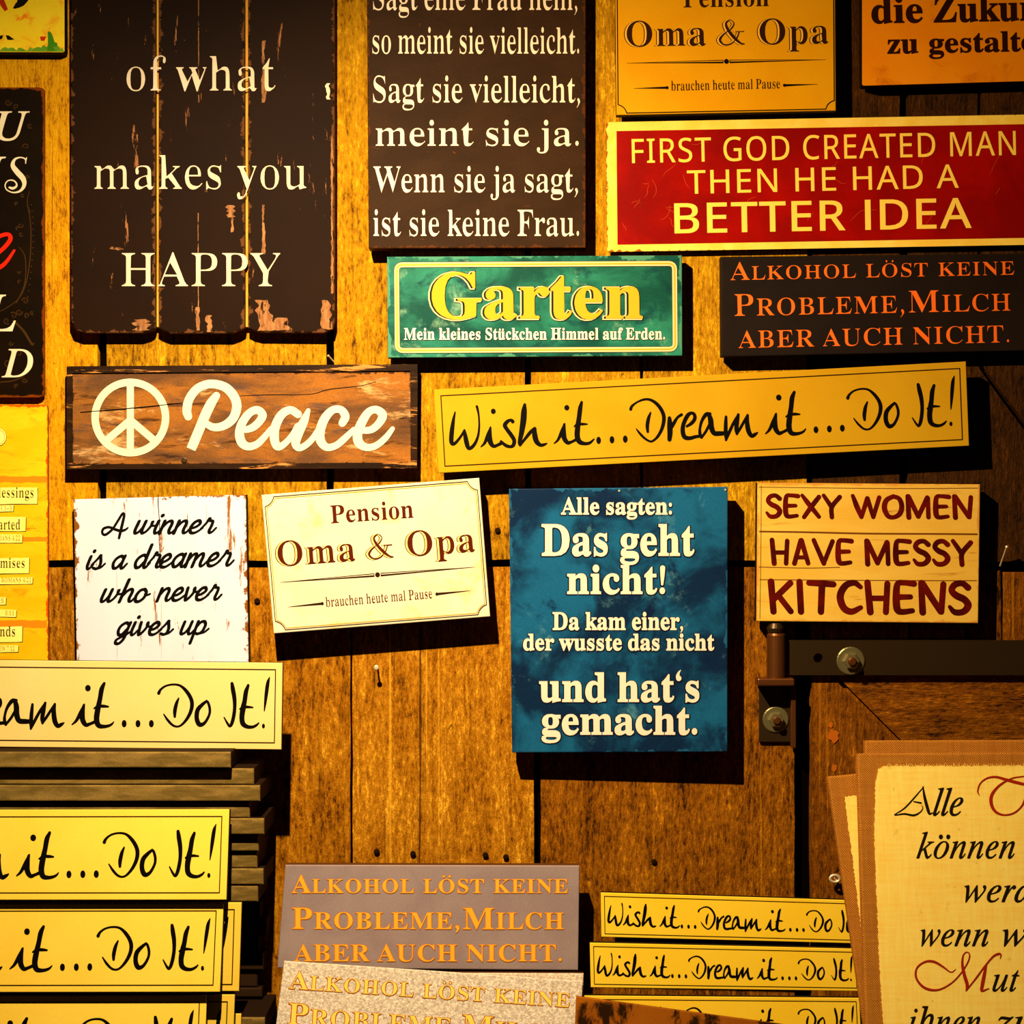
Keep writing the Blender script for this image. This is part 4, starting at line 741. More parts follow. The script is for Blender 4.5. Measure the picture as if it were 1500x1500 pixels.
# ------------------------------------------------------------------ the setting: board wall and door
def boards(name, polys, mat, t=0.018, jitter=0.0015, parent=None, kind='structure', backing=None, d0=0.0, wob=0.7):
    bm = bmesh.new(); rnd = random.Random(11)
    for k, p in enumerate(polys):
        mi = 0
        if isinstance(p, tuple): p, mi = p
        n0 = set(bm.faces)
        d = d0 + rnd.uniform(-jitter, 0)
        o = ragged(p, wob, 45, k + 3)
        f = [bm.verts.new(W(x, y, 0) + Vector((0, -d, 0))) for x, y in o]
        b = [bm.verts.new(v.co + Vector((0, t, 0))) for v in f]
        n = len(o)
        fr = bm.faces.new(f); bm.faces.new(list(reversed(b)))
        for i in range(n): bm.faces.new((f[i], f[(i + 1) % n], b[(i + 1) % n], b[i]))
        bmesh.ops.bevel(bm, geom=list(fr.edges), offset=0.0022, segments=2, affect='EDGES', profile=0.5, clamp_overlap=True)
        if mi:
            for q in bm.faces:
                if q not in n0: q.material_index = mi
    if backing:
        x0, y0, x1, y1, dd = backing
        v = [bm.verts.new(W(x, y, 0) + Vector((0, dd, 0))) for x, y in ((x0, y0), (x1, y0), (x1, y1), (x0, y1))]
        w = [bm.verts.new(q.co + Vector((0, 0.02, 0))) for q in v]
        fs = [bm.faces.new(v), bm.faces.new(list(reversed(w)))] + [bm.faces.new((v[i], v[(i + 1) % 4], w[(i + 1) % 4], w[i])) for i in range(4)]
        for f in fs: f.material_index = 1
    o = bm_object(name, bm, [mat, M['gap'], M['wall_dark'], M['wall_low'], M['wall_mid'], M['wall_lit']], parent)
    if kind: o['kind'] = kind
    return o
R = lambda x0, x1, y0, y1: [(x0, y0), (x1, y0), (x1, y1), (x0, y1)]
up = [R(-260, -16, -120, 821), (R(-12, 143, -120, 821), 5), R(156, 478, -120, 821), R(489, 769, -120, 820), R(778, 938, -120, 821),
      R(942, 1182, -120, 821), (R(1190, 1318, -120, 822), 2), ([(1330, -120), (1432, -120), (1432, 540), (1648, 822), (1330, 822)], 2),
      ([(1437, -120), (1760, -120), (1760, 818), (1654, 818), (1437, 533)], 2)]
low = [(q, 3) for q in [R(-260, -62, 831, 1760), R(-58, 168, 831, 1760), R(172, 513, 832, 1760), R(516.5, 782, 830, 1760)]] + [(R(792, 1164, 831, 1760), 4)]
fl = mesh_object('floor', [(-2.2, -2.6, 0), (2.2, -2.6, 0), (2.2, 0.06, 0), (-2.2, 0.06, 0), (-2.2, -2.6, -.05), (2.2, -2.6, -.05), (2.2, 0.06, -.05), (-2.2, 0.06, -.05)],
    [(0, 1, 2, 3), (7, 6, 5, 4), (0, 4, 5, 1), (1, 5, 6, 2), (2, 6, 7, 3), (3, 7, 4, 0)], [plain('dark_shop_floor', (40, 28, 18), .8)])
fl['kind'] = 'structure'
boards('wall_back', up + low, M['wall'], backing=(-320, -180, 1820, 1820, 0.019))
door = boards('door_1', [R(1188, 1330, 838, 1760), R(1334, 1466, 836, 1760), R(1470, 1700, 838, 1760)], M['door_wood'], t=0.016, d0=0.0)
boards('stile', [[(1188, 960), (1320, 1096), (1320, 1760), (1188, 1760)]], M['door_wood'], t=0.006, d0=0.008, parent=door, kind=None)
boards('rail', [[(1191, 954), (1700, 954), (1700, 1092), (1326, 1092)]], M['door_rail'], t=0.006, d0=0.0085, parent=door, kind=None)
paintspot = Ink()
class _D:                                     # paint spots lie on the stile's own face
    root = door
    @staticmethod
    def P(x, y, l): return W(x, y, 0.0083) + Vector((0, -l, 0))
_m = plain('orange_paint_spot', (176, 88, 16), 0.7)
for cx, cy, r, sd in ((1221, 1078, 9, 1), (1217, 1062, 4, 3), (1222, 1125, 5, 4)):
    rr = random.Random(sd)
    paintspot.poly([(cx + math.cos(a * .524) * r * rr.uniform(.6, 1.1), cy + math.sin(a * .524) * r * 1.3 * rr.uniform(.6, 1.1)) for a in range(12)], _m, 0.0002)
paintspot.build('paint_spot', _D, door)

# ------------------------------------------------------------------ metal hinge on the door
def box_px(name, x0, x1, y0, y1, d0, d1, mat, root, bevel=0.001):
    """Box whose front face spans the pixels at distance d1, going back to d0."""
    L = root.location
    bm = bmesh.new()
    f = [bm.verts.new(W(x, y, d1) - L) for x, y in ((x0, y0), (x1, y0), (x1, y1), (x0, y1))]
    b = [bm.verts.new(v.co + Vector((0, d1 - d0, 0))) for v in f]
    fr = bm.faces.new(f); bm.faces.new(list(reversed(b)))
    for i in range(4): bm.faces.new((f[i], f[(i + 1) % 4], b[(i + 1) % 4], b[i]))
    bmesh.ops.bevel(bm, geom=bm.edges[:], offset=bevel, segments=2, affect='EDGES', profile=0.5, clamp_overlap=True)
    return bm_object(name, bm, [mat], root)
def lathe(name, prof, mat, root, origin, axis='Y', n=24, parent=None):
    """prof: (radius, height) from the base; axis Y points towards the viewer, Z up."""
    V, F = [], []
    L = root.location
    for r, h in prof:
        for k in range(n):
            a = 2 * math.pi * k / n
            c, s = r * math.cos(a), r * math.sin(a)
            V.append(origin - L + (Vector((c, -h, s)) if axis == 'Y' else Vector((c, s, h))))
    for i in range(len(prof) - 1):
        for k in range(n):
            F.append((i * n + k, i * n + (k + 1) % n, (i + 1) * n + (k + 1) % n, (i + 1) * n + k))
    F.append(tuple(range(n))); F.append(tuple(range((len(prof) - 1) * n, len(prof) * n)))
    o = mesh_object(name, V, F, [mat], None, parent or root)
    bm = bmesh.new(); bm.from_mesh(o.data); bmesh.ops.recalc_face_normals(bm, faces=bm.faces[:]); bm.to_mesh(o.data); bm.free()
    return o
def empty(name, loc, label, cat, group=None):
    o = bpy.data.objects.new(name, None); o.empty_display_size = 0.05
    COL.objects.link(o); o.location = loc
    return tag(o, label, cat, group)
def bolt(root, px, py, d, r=0.0205):
    w = lathe('washer', [(r, 0), (r, 0.0015), (r * .93, 0.0026), (r * .45, 0.0026)], M['zinc'], root, W(px, py, d))
    nut = lathe('nut', [(r * .60, 0.0026), (r * .60, 0.0085), (r * .5, 0.0105), (r * .3, 0.0105)], M['zinc'], root, W(px, py, d), n=6, parent=root)
    lathe('stud', [(r * .30, 0.009), (r * .30, 0.0165), (r * .22, 0.018)], M['copper'], root, W(px, py, d))
hinge = empty('strap_hinge', W(1300, 990, 0.009), 'long dark iron strap hinge bolted across the top of the wooden door', 'hinge')
# strap with a drilled hole: outline and hole filled together
V2, F2 = fill([R(1151, 1640, 938, 989), circle(1198.5, 964, 7, n=20)])
hv = [W(x, y, 0.019) - hinge.location for x, y in V2]; nn = len(hv)
hv += [v + Vector((0, 0.008, 0)) for v in hv]
edges = {}
for f in F2:
    for i in range(len(f)):
        e = (f[i], f[(i + 1) % len(f)]); edges[e] = 1
rim = [e for e in edges if (e[1], e[0]) not in edges]
mesh_object('strap', hv, [tuple(f) for f in F2] + [tuple(reversed([i + nn for i in f])) for f in F2] + [(a, a + nn, b + nn, b) for a, b in rim], [M['steel']], None, hinge)
lathe('barrel', [(0.0125, 0), (0.0135, 0.002), (0.0135, 0.068), (0.012, 0.071)], M['copper'], hinge, W(1137, 999, 0.024), 'Z')
lathe('pin_cap', [(0.006, 0), (0.011, 0.003), (0.0125, 0.009), (0.010, 0.016), (0.004, 0.019)], M['steel'], hinge, W(1136, 929, 0.024), 'Z')
bolt(hinge, 1246, 968, 0.019)
brk = empty('hinge_bracket', W(1136, 1088, 0.0), 'black iron hinge bracket bolted to the wall left of the door gap', 'bracket')
box_px('collar', 1110, 1164, 994, 1005, 0.006, 0.04, M['copper'], brk, 0.002)
box_px('plate', 1112, 1163, 1005.5, 1087, 0.0, 0.006, M['steel'], brk)
box_px('flange', 1159, 1166, 1005.5, 1096, 0.006, 0.018, M['copper'], brk, 0.001)
bolt(brk, 1136, 1054, 0.006, 0.019)

# ------------------------------------------------------------------ nails in the wall
def nail(name, label, px, py, L_, tilt=(0, 0), r=0.0035, mat='nail', group=None, d0=0.0):
    root = empty(name, W(px, py, d0), label, 'nail', group)
    a = Vector((tilt[0], -1, tilt[1])).normalized()
    b = Vector((1, 0, 0)).cross(a).normalized(); c = a.cross(b)
    V, F = [], []; n = 12
    prof = [(0.0013, -0.004), (0.0013, L_), (r, L_), (r, L_ + 0.0012), (r * .6, L_ + 0.002)]
    for rr, h in prof:
        for k in range(n):
            t = 2 * math.pi * k / n
            V.append(a * h + (b * math.cos(t) + c * math.sin(t)) * rr)
    for i in range(len(prof) - 1):
        for k in range(n): F.append((i * n + k, i * n + (k + 1) % n, (i + 1) * n + (k + 1) % n, (i + 1) * n + k))
    F.append(tuple(range((len(prof) - 1) * n, len(prof) * n)))
    sh = [f for i, f in enumerate(F) if i < n]; hd = [f for i, f in enumerate(F) if i >= n]
    o = mesh_object('shank', V[:2 * n], sh, [M[mat]], None, root)
    mesh_object('head', V[n:], [tuple(i - n for i in f) for f in hd], [M[mat]], None, root)
nail('nail', 'bright nail sticking out of the wall below the tilted cream sign', 553, 977, 0.024, (0.0, 0.05), 0.0036)
nail('nail', 'bright nail hanging askew beside the sexy women sign on the right', 1466, 826, 0.034, (0.12, 1.1), 0.0022)
nail('nail', 'bent golden nail left above the wooden peace sign', 487, 528, 0.012, (-0.5, 0.6), 0.0016)
for x, y, lb in ((552, 1247, 'rusty nail stub above the grey sign, leftmost of its row'), (605, 1250, 'rusty nail stub above the grey sign, second from left in its row'),
                 (711, 1252, 'rusty nail stub above the grey sign, third from left in its row'), (741, 1255, 'rusty nail stub above the grey sign, rightmost of its row'),
                 (958, 1262, 'rusty nail stub in the wall under the blue sign above the small yellow signs'), (377, 880, 'rusty nail stub in the wall right of the white winner sign'),
                 (729, 777, 'rusty nail stub in the wall left of the blue sign')):
    nail('rusty_nail', lb, x, y, 0.001, (0, 0), 0.0042, 'old_nail', 'rusty nail stubs in the wall')
clip = empty('screw_hook', W(1223, 1292, 0.0085), 'small bright screw hook stuck in the door near the burlap prints', 'hook')
cv = Ink()
lathe('shank', [(0.0015, -0.002), (0.0015, 0.012)], M['nail'], clip, W(1223, 1287, 0.0085))
_t = [W(1223 + 7.2 * math.cos(a / 14 * 6.28), 1287 + 5.2 * math.sin(a / 14 * 6.28), 0.021) - clip.location for a in range(14)]
V, F = [], []
for i, p in enumerate(_t):
    o = (p - (W(1223, 1287, 0.021) - clip.location)).normalized()
    for k in range(8):
        a = k / 8 * 6.283
        V.append(p + o * math.cos(a) * 0.0021 + Vector((0, 1, 0)) * math.sin(a) * 0.0021)
for i in range(14):
    for k in range(8): F.append((i * 8 + k, i * 8 + (k + 1) % 8, ((i + 1) % 14) * 8 + (k + 1) % 8, ((i + 1) % 14) * 8 + k))
mesh_object('eye', V, F, [M['nail']], None, clip, True)
# ------------------------------------------------------------------ handwriting traced for the long yellow signs
def zoom_pts(st, ox, oy, k): return [(ox + x / k, oy + y / k, w / k) for x, y, w in st]
_A = (630, 530, 7.5); _B = (810, 510, 7.5); _Cc = (980, 500, 7.5); _Dd = (220, 960, 7.5)
WISH_HUNG = [(_A, s) for s in (
 [(275, 552, 14), (258, 630, 30), (242, 740, 44), (233, 840, 46), (238, 890, 42), (262, 900, 34), (300, 868, 28), (345, 808, 24), (378, 750, 22)],
 [(378, 750, 22), (385, 800, 40), (398, 870, 48), (412, 925, 44), (428, 952, 32), (462, 935, 34), (500, 885, 30), (528, 810, 24), (540, 710, 20), (536, 600, 18), (524, 530, 24), (514, 490, 26)],
 [(560, 932, 12), (600, 890, 28), (640, 800, 40), (665, 718, 18)], [(662, 730, 24), (655, 830, 50), (668, 890, 50), (700, 925, 36), (745, 912, 30), (785, 890, 36)],
 [(908, 655, 38), (890, 638, 28), (850, 655, 36), (822, 695, 42), (845, 740, 40), (890, 800, 42), (925, 860, 40), (915, 915, 36), (880, 930, 30), (830, 915, 34), (780, 872, 24)],
 [(1040, 470, 30), (1033, 540, 56), (1025, 650, 60), (1005, 780, 50), (985, 880, 38), (990, 912, 30)], [(990, 912, 28), (1040, 850, 28), (1100, 775, 34), (1150, 725, 24)],
 [(1155, 730, 28), (1150, 790, 52), (1170, 870, 52), (1215, 912, 36), (1260, 905, 26), (1285, 893, 12)])] + [(_B, s) for s in (
 [(15, 1045, 10), (60, 1000, 26), (105, 900, 36), (130, 828, 16)], [(126, 835, 24), (118, 920, 50), (128, 990, 50), (165, 1035, 40), (210, 1025, 26), (260, 1000, 30)],
 [(316, 592, 26), (300, 660, 44), (288, 760, 46), (272, 880, 52), (270, 970, 54), (295, 1025, 50), (350, 1045, 34), (400, 1040, 28), (435, 1015, 20), (455, 993, 10)], [(235, 860, 12), (270, 835, 26), (330, 832, 26), (378, 833, 14)],
 [(855, 670, 30), (870, 635, 26), (920, 595, 18), (990, 565, 22), (1060, 563, 26), (1130, 600, 34), (1190, 670, 38), (1222, 760, 38), (1205, 870, 34), (1160, 960, 28), (1110, 1010, 22), (1070, 1020, 20), (1010, 985, 24), (955, 930, 24), (920, 885, 12)],
 [(1075, 705, 16), (1052, 770, 34), (1040, 850, 36), (1045, 915, 26)],
 [(1283, 765, 36), (1288, 840, 54), (1290, 930, 52), (1285, 1000, 42)], [(1300, 890, 20), (1330, 825, 34), (1370, 760, 26), (1415, 728, 30)])] + [(_Cc, s) for s in (
 [(200, 930, 24), (250, 897, 34), (285, 850, 36), (280, 800, 34), (245, 785, 30), (205, 815, 40), (165, 900, 40), (155, 980, 44), (175, 1045, 46), (230, 1060, 38), (300, 1043, 32), (350, 1038, 28)],
 [(455, 792, 28), (410, 800, 38), (365, 870, 30), (345, 950, 26), (345, 1010, 32), (362, 1052, 28)], [(362, 1052, 24), (410, 985, 26), (445, 915, 26)],
 [(440, 797, 38), (460, 855, 52), (470, 940, 54), (500, 1003, 48), (560, 1008, 46), (615, 1005, 38)],
 [(630, 825, 26), (628, 900, 36), (628, 1000, 38), (632, 1080, 20)], [(632, 1080, 22), (660, 1010, 30), (715, 890, 28), (765, 800, 20)], [(765, 800, 26), (752, 880, 42), (745, 960, 40), (752, 1012, 26)],
 [(752, 1012, 24), (800, 930, 28), (868, 805, 22)], [(868, 808, 26), (862, 880, 44), (880, 980, 48), (915, 1033, 40), (955, 1015, 32), (982, 995, 10)],
 [(1068, 1010, 12), (1110, 965, 28), (1155, 870, 38), (1182, 790, 18)], [(1178, 800, 26), (1168, 880, 50), (1178, 955, 50), (1215, 1003, 40), (1260, 990, 28), (1310, 965, 30)],
 [(1378, 555, 28), (1355, 620, 46), (1345, 720, 46), (1328, 850, 54), (1325, 940, 54), (1350, 1000, 48), (1405, 1010, 34), (1460, 998, 26), (1490, 980, 20), (1510, 955, 10)], [(1290, 825, 14), (1330, 800, 26), (1390, 795, 28), (1440, 797, 16)])]
WISH_HUNG_DOTS = [(_A, 695, 543, 27, 30), (_B, 153, 653, 28, 30), (_B, 505, 1010, 26, 40), (_B, 652, 1003, 26, 40), (_B, 798, 996, 26, 40), (_Cc, 1208, 615, 30, 33)]
WISH_STACK = [(_Dd, s) for s in (
 [(85, 412, 34), (105, 375, 24), (160, 335, 18), (240, 318, 18), (320, 330, 22), (385, 385, 34), (435, 460, 38), (453, 530, 40), (440, 610, 36), (400, 690, 30), (345, 755, 22), (295, 780, 18), (240, 765, 22), (185, 710, 24), (140, 645, 12)],
 [(305, 470, 16), (280, 530, 34), (263, 610, 38), (262, 670, 26)],
 [(615, 500, 24), (565, 540, 34), (515, 600, 44), (505, 690, 46), (535, 757, 46), (590, 742, 30), (640, 660, 26), (650, 590, 28), (632, 520, 26), (612, 500, 22)],
 [(895, 308, 32), (905, 370, 44), (922, 470, 42), (925, 570, 36), (915, 660, 36), (895, 740, 34), (872, 775, 26), (845, 745, 22), (808, 680, 12)],
 [(1075, 328, 28), (1050, 400, 44), (1035, 500, 46), (1018, 580, 54), (1005, 670, 52), (1015, 745, 50), (1060, 780, 38), (1120, 785, 28), (1165, 765, 22), (1192, 740, 12)], [(980, 588, 12), (1020, 568, 28), (1070, 565, 24), (1125, 570, 14)],
 [(1312, 237, 8), (1292, 300, 34), (1275, 420, 36), (1262, 530, 24), (1252, 610, 10)])]
WISH_STACK_DOTS = [(_Dd, 1243, 775, 17, 25), (_Dd, -258 , 748, 27, 39), (_Dd, -105, 748, 27, 39), (_Dd, 3, 748, 27, 39)][:1] + [((60, 960, 7.5), 902, 748, 27, 39), ((60, 960, 7.5), 1055, 748, 27, 39), ((60, 960, 7.5), 1203, 748, 27, 39)]
def affine_inv(TL, TR, BL):
    ax, ay = TR[0] - TL[0], TR[1] - TL[1]; bx, by = BL[0] - TL[0], BL[1] - TL[1]
    det = ax * by - ay * bx
    return lambda x, y: (((x - TL[0]) * by - (y - TL[1]) * bx) / det, (ax * (y - TL[1]) - ay * (x - TL[0])) / det)
_ih = affine_inv((635.4, 570.7), (1415, 529.5), (642.6, 692.9))
_is = affine_inv((-395, 963.4), (414, 971), (-397, 1090.5))
WISH_STROKES, WISH_DOTS = [], []          # in u, v (0..1); widths and radii in board heights
for inv, H, strokes, dots in ((_ih, 122.5, WISH_HUNG, WISH_HUNG_DOTS), (_is, 127.5, WISH_STACK, WISH_STACK_DOTS)):
    for z, s in strokes:
        WISH_STROKES.append([(*inv(x, y), w / H) for x, y, w in zoom_pts(s, *z)])
    for z, x, y, rx, ry in dots:
        WISH_DOTS.append((*inv(z[0] + x / z[2], z[1] + y / z[2]), rx / z[2] / H, ry / z[2] / H))

def wish_sign(label, TL, TR, BR, BL, d, t=0.012, ax=0.0, az=0.0, group=None, edge='black_edge', hang=False, face='yellow', line=1.5, ink='ink'):
    q = quad(TL, TR, BR, BL)
    s = Sign('wish_sign', label, 'sign', [TL, TR, BR, BL], d, ax, az, group)
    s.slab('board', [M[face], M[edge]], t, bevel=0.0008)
    h = math.hypot(BL[0] - TL[0], BL[1] - TL[1]); w = math.hypot(TR[0] - TL[0], TR[1] - TL[1])
    k = Ink()
    for st in WISH_STROKES:
        k.stroke([(*q(u, v), ww * h * 1.1) for u, v, ww in st], M[ink], 0.0005)
    for u, v, rx, ry in WISH_DOTS:
        x, y = q(u, v); k.dot(x, y, rx * h, M[ink], 0.0005, ry * h)
    k.build('lettering', s)
    b = Ink(); iu, iv = 9.8 / 122.5 * h / w, 9.6 / 122.5
    b.loop([q(iu, iv), q(1 - iu, iv), q(1 - iu, 1 - iv), q(iu, 1 - iv)], line, M['thin_ink'])
    b.build('border_line', s)
    if hang: s.hang(t)
    return s

WG = 'long yellow wish signs'
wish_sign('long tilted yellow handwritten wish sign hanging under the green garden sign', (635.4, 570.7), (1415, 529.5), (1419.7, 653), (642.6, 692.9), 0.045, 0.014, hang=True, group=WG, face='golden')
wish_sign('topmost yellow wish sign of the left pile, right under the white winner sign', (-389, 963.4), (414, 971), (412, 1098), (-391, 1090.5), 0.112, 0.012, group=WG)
wish_sign('second yellow wish sign down the left pile, in front of the flat boards', (-471, 1187), (336, 1185.5), (331.5, 1318), (-475, 1318.5), 0.178, 0.014, az=-0.14, group=WG, face='lit_yellow')
wish_sign('third yellow wish sign down the front of the left pile', (-480, 1325), (327.5, 1324), (322, 1453), (-486, 1454), 0.184, 0.012, az=-0.14, group=WG, face='lit_yellow')
wish_sign('lowest yellow wish sign at the front of the left pile, half cut off', (-505, 1459), (303, 1458), (298, 1590), (-511, 1590), 0.188, 0.012, az=-0.14, group=WG, face='lit_yellow')
wish_sign('yellow wish sign behind the third one of the left pile, only its end showing', (-466, 1323), (354, 1322), (350, 1452), (-470, 1454), 0.164, 0.010, group=WG, face='lit_yellow')
wish_sign('yellow wish sign behind the lowest one of the left pile, its end showing', (-476, 1458), (344, 1457), (339, 1588), (-480, 1590), 0.166, 0.010, group=WG, face='lit_yellow')
wish_sign('yellow wish sign rearmost at the bottom of the left pile, a sliver showing', (-466, 1485), (353.5, 1485), (350, 1612), (-470, 1614), 0.148, 0.010, group=WG, face='lit_yellow')
WS = 'small yellow wish signs'
wish_sign('top small yellow wish sign of the right pile, partly behind the burlap print', (880, 1307.5), (1269, 1319.5), (1269, 1382.5), (881, 1372.5), 0.060, 0.010, group=WS, line=1.0, face='small_lit_yellow')
wish_sign('middle small yellow wish sign of the right pile, its exclamation mark beside the burlap', (864, 1381), (1256.5, 1390), (1260.5, 1452), (865.5, 1446.5), 0.085, 0.010, group=WS, line=1.0, face='small_lit_yellow')
wish_sign('lowest small yellow wish sign of the right pile, partly behind the rusty sign', (856, 1458.5), (1259, 1462), (1262, 1526), (857, 1524), 0.110, 0.010, group=WS, line=1.0, face='small_lit_yellow')

# ------------------------------------------------------------------ boards of the same kind lying flat under the top sign
FL = [(338, 1101, 1125, .156, 'topmost grey brown board lying flat right under the top yellow wish sign'),
      (372, 1125.2, 1149.5, .141, 'second flat board from the top under the top yellow wish sign'),
      (381, 1149.8, 1174, .145, 'third flat board from the top, longest one above the second wish sign'),
      (366, 1174.2, 1198, .137, 'fourth flat board from the top, its end beside the second wish sign'),
      (387, 1198.2, 1222.5, .139, 'fifth flat board from the top, jutting out beside the second wish sign'),
      (379, 1222.8, 1247, .128, 'sixth flat board from the top, half in shadow beside the second wish sign'),
      (377, 1247.2, 1271.5, .122, 'seventh flat board from the top, beside the second wish sign'),
      (386, 1271.8, 1296, .124, 'eighth flat board from the top, beside the second wish sign'),
      (378, 1296.2, 1321, .122, 'ninth flat board from the top, beside the foot of the second wish sign'),
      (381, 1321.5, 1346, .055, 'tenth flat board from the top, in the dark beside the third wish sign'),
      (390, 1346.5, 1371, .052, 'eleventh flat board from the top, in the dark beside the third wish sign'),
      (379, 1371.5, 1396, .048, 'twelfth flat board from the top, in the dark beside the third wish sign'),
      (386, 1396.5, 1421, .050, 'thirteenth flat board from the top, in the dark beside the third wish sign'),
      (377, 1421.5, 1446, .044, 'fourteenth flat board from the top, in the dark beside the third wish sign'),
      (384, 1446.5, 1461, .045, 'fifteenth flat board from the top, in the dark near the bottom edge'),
      (388, 1490, 1514, .1405, 'lowest flat board of the left pile, a lit yellow sliver of its top showing')]
for x1, y0, y1, d, lb in FL:
    s = Sign('flat_board', lb, 'board', [(-430, y0), (x1, y0 + 0.6), (x1, y1), (-430, y1)], d, 0, 0, 'boards lying flat in the left pile')
    s.slab('board', [M['mdf' if d > .1 else 'mdf_shaded'], M['mdf_end_shaded']], d - 0.012, bevel=0.0025, seg=3)

# ------------------------------------------------------------------ planked happy sign
M['dark_paint'] = paint('chipped_dark_brown_paint', (26, 9, 0), (30, 11, 0), 6, fine=0.12, rough=0.62, spec=0.05, wear=(150, 92, 52), wear_scale=22,
    wear_stretch=(3.2, 1, 0.45), wear_at=0.645, wear_soft=0.03, edge=(92, 52, 24), edge_w=0.0022, edge_size=(0.126, 0.6), edge_noise=0.015, edge_scale=70, bump=0.12)
M['brown_side'] = plain('worn_brown_side', (70, 38, 14), 0.5)
M['groove'] = paint('bare_wood_groove', (196, 128, 30), (224, 160, 56), 30, (3, 1, .3), rough=0.45)
M['cream_worn'] = paint('worn_cream_lettering', (214, 186, 148), (224, 198, 164), 20, fine=0.06, rough=0.5, bump=0, wear=(150, 100, 50), wear_scale=120, wear_at=0.70)
A = Sign('planked_sign', 'tall dark brown three plank sign about what makes you happy', 'sign', [(103, -60), (490, -60), (490, 488), (103, 488)], 0.027)
A.slab('backing_board', [M['groove']], 0.012, [(106, -60), (486, -60), (486, 478), (106, 478)], lift=-0.012)
for o in ([(103, -60), (227.5, -60), (227.5, 481), (222, 484.5), (210, 488), (124, 488), (110, 483), (104, 470)],
          [(232, -60), (358, -60), (358.5, 480), (352, 484), (340, 488.5), (250, 488.5), (238, 484), (232, 480)],
          [(363, -60), (490, -60), (490, 470), (487, 482), (474, 488), (382, 487), (370, 484), (363, 480)]):
    A.slab('plank', [M['dark_paint'], M['brown_side']], 0.013, o, bevel=0.0022, seg=3)
TR_ = -34
def lay(mat, ox=0, oy=None): return (mat, ox, ox if oy is None else oy, 0, 0, 0.0005)
for tx, x0, x1, y, cap in (('of what', 183, 404, 133, 51), ('makes you', 136, 451, 277, 50), ('HAPPY', 176, 413, 419.5, 49)):
    k = Ink(); k.text(tx, 'B', x0, y, x1, y, cap, [lay(M['cream_worn'], TR_, -5)], -8); k.build('lettering', A)
chip = paint('bare_pinkish_wood', (128, 78, 44), (160, 108, 64), 60, (3, 1, .6), fine=.15, rough=.7, wear=(40, 22, 10), wear_scale=120, wear_stretch=(2, 1, .5), wear_at=.56)
for n_, (x0, x1, y0, y1) in enumerate(((192, 222, 468, 484), (300, 314, 462, 486), (286, 293, 450, 484), (372, 404, 440, 484), (392, 428, 466, 484), (470, 487, 440, 482), (382, 390, 60, 150), (383, 389, 300, 372), (330, 346, 300, 318), (338, 343, 312, 340), (289.5, 291.5, 312, 452), (290, 292, 0, 150), (476, 484, 122, 146), (156, 182, 362, 366), (484, 489, 200, 430))):
    rr = random.Random(n_ + 40); k = Ink()
    m_ = 6; L1 = [(x0 + rr.uniform(0, .35) * (x1 - x0), y0 + (y1 - y0) * i / m_) for i in range(m_ + 1)]; R1 = [(x1 - rr.uniform(0, .5) * (x1 - x0) * (1 - i / m_ * .5), y0 + (y1 - y0) * i / m_) for i in range(m_, -1, -1)]
    k.poly(ragged(L1 + R1, min(1.0, (x1 - x0) * .12), 4, n_), M['cream_worn'] if n_ == 12 else chip, .00025); k.build('paint_chip', A)
A.hang(0.0245)

# ------------------------------------------------------------------ brown proverb sign
M['brown_rust'] = paint('speckled_brown_face', (42, 23, 6), (50, 28, 9), 10, (1, 1, 2), fine=0.22, rough=0.6, spec=0.05, wear=(130, 66, 16), wear_scale=55, wear_stretch=(0.7, 1, 1.6), wear_at=0.655, wear_soft=0.09,
    edge=(78, 38, 9), edge_w=0.002, edge_size=(0.321, 0.43), edge_noise=0.014, edge_scale=90)
B = Sign('proverb_sign', 'dark brown sign with six lines of cream serif text in German', 'sign', [(537, -60), (858, -60), (858, 363), (540, 364)], 0.038)
B.slab('board', [M['brown_rust'], M['brown_side']], 0.030, bevel=0.0015)
for tx, x0, x1, y, cap in (('Sagt eine Frau nein,', 546, 846, 14.5, 38), ('so meint sie vielleicht.', 545, 849, 78.5, 38), ('Sagt sie vielleicht,', 546, 850, 150, 38.5),
                           ('meint sie ja.', 549, 849, 213.5, 37), ('Wenn sie ja sagt,', 546, 847, 281.5, 37.5), ('ist sie keine Frau.', 546, 849, 345.5, 38)):
    k = Ink(); k.text(tx, 'B', x0, y, x1, y, cap, [lay(M['cream_ink'], -24, 1)], -22); k.build('lettering', B)
B.hang(0.030)

# ------------------------------------------------------------------ the two guest-house signs
def pension(label, q, d, ax, lines, ink, outline, face, edge, group, gap_mat, b_ink):
    s = Sign('pension_sign', label, 'sign', [q(0, 0), q(1, 0), q(1, 1), q(0, 1)], d, ax, 0, group)
    s.slab('board', [face, M[edge]], 0.018, bevel=0.0012)
    for tx, x0, y0, x1, y1, cap, kind in lines:
        k = Ink()
        if kind == 'shade':
            k.text(tx, 'B', x0 + 3, y0, x1, y1, cap, [(ink, -14, -2, -3.6, 0.4, 0.0004), (gap_mat, -14, -2, -2.3, 0.3, 0.0007), (ink, -19, -2, 0, 0, 0.001)], 20)
        elif kind == 'thin':
            k.text(tx, 'B', x0, y0, x1, y1, cap, [lay(ink, -20, -3)], 10)
        else:
            k.text(tx, 'B', x0, y0, x1, y1, cap, [lay(ink, -4, 0)], 10)
        k.build('lettering', s)
    return s
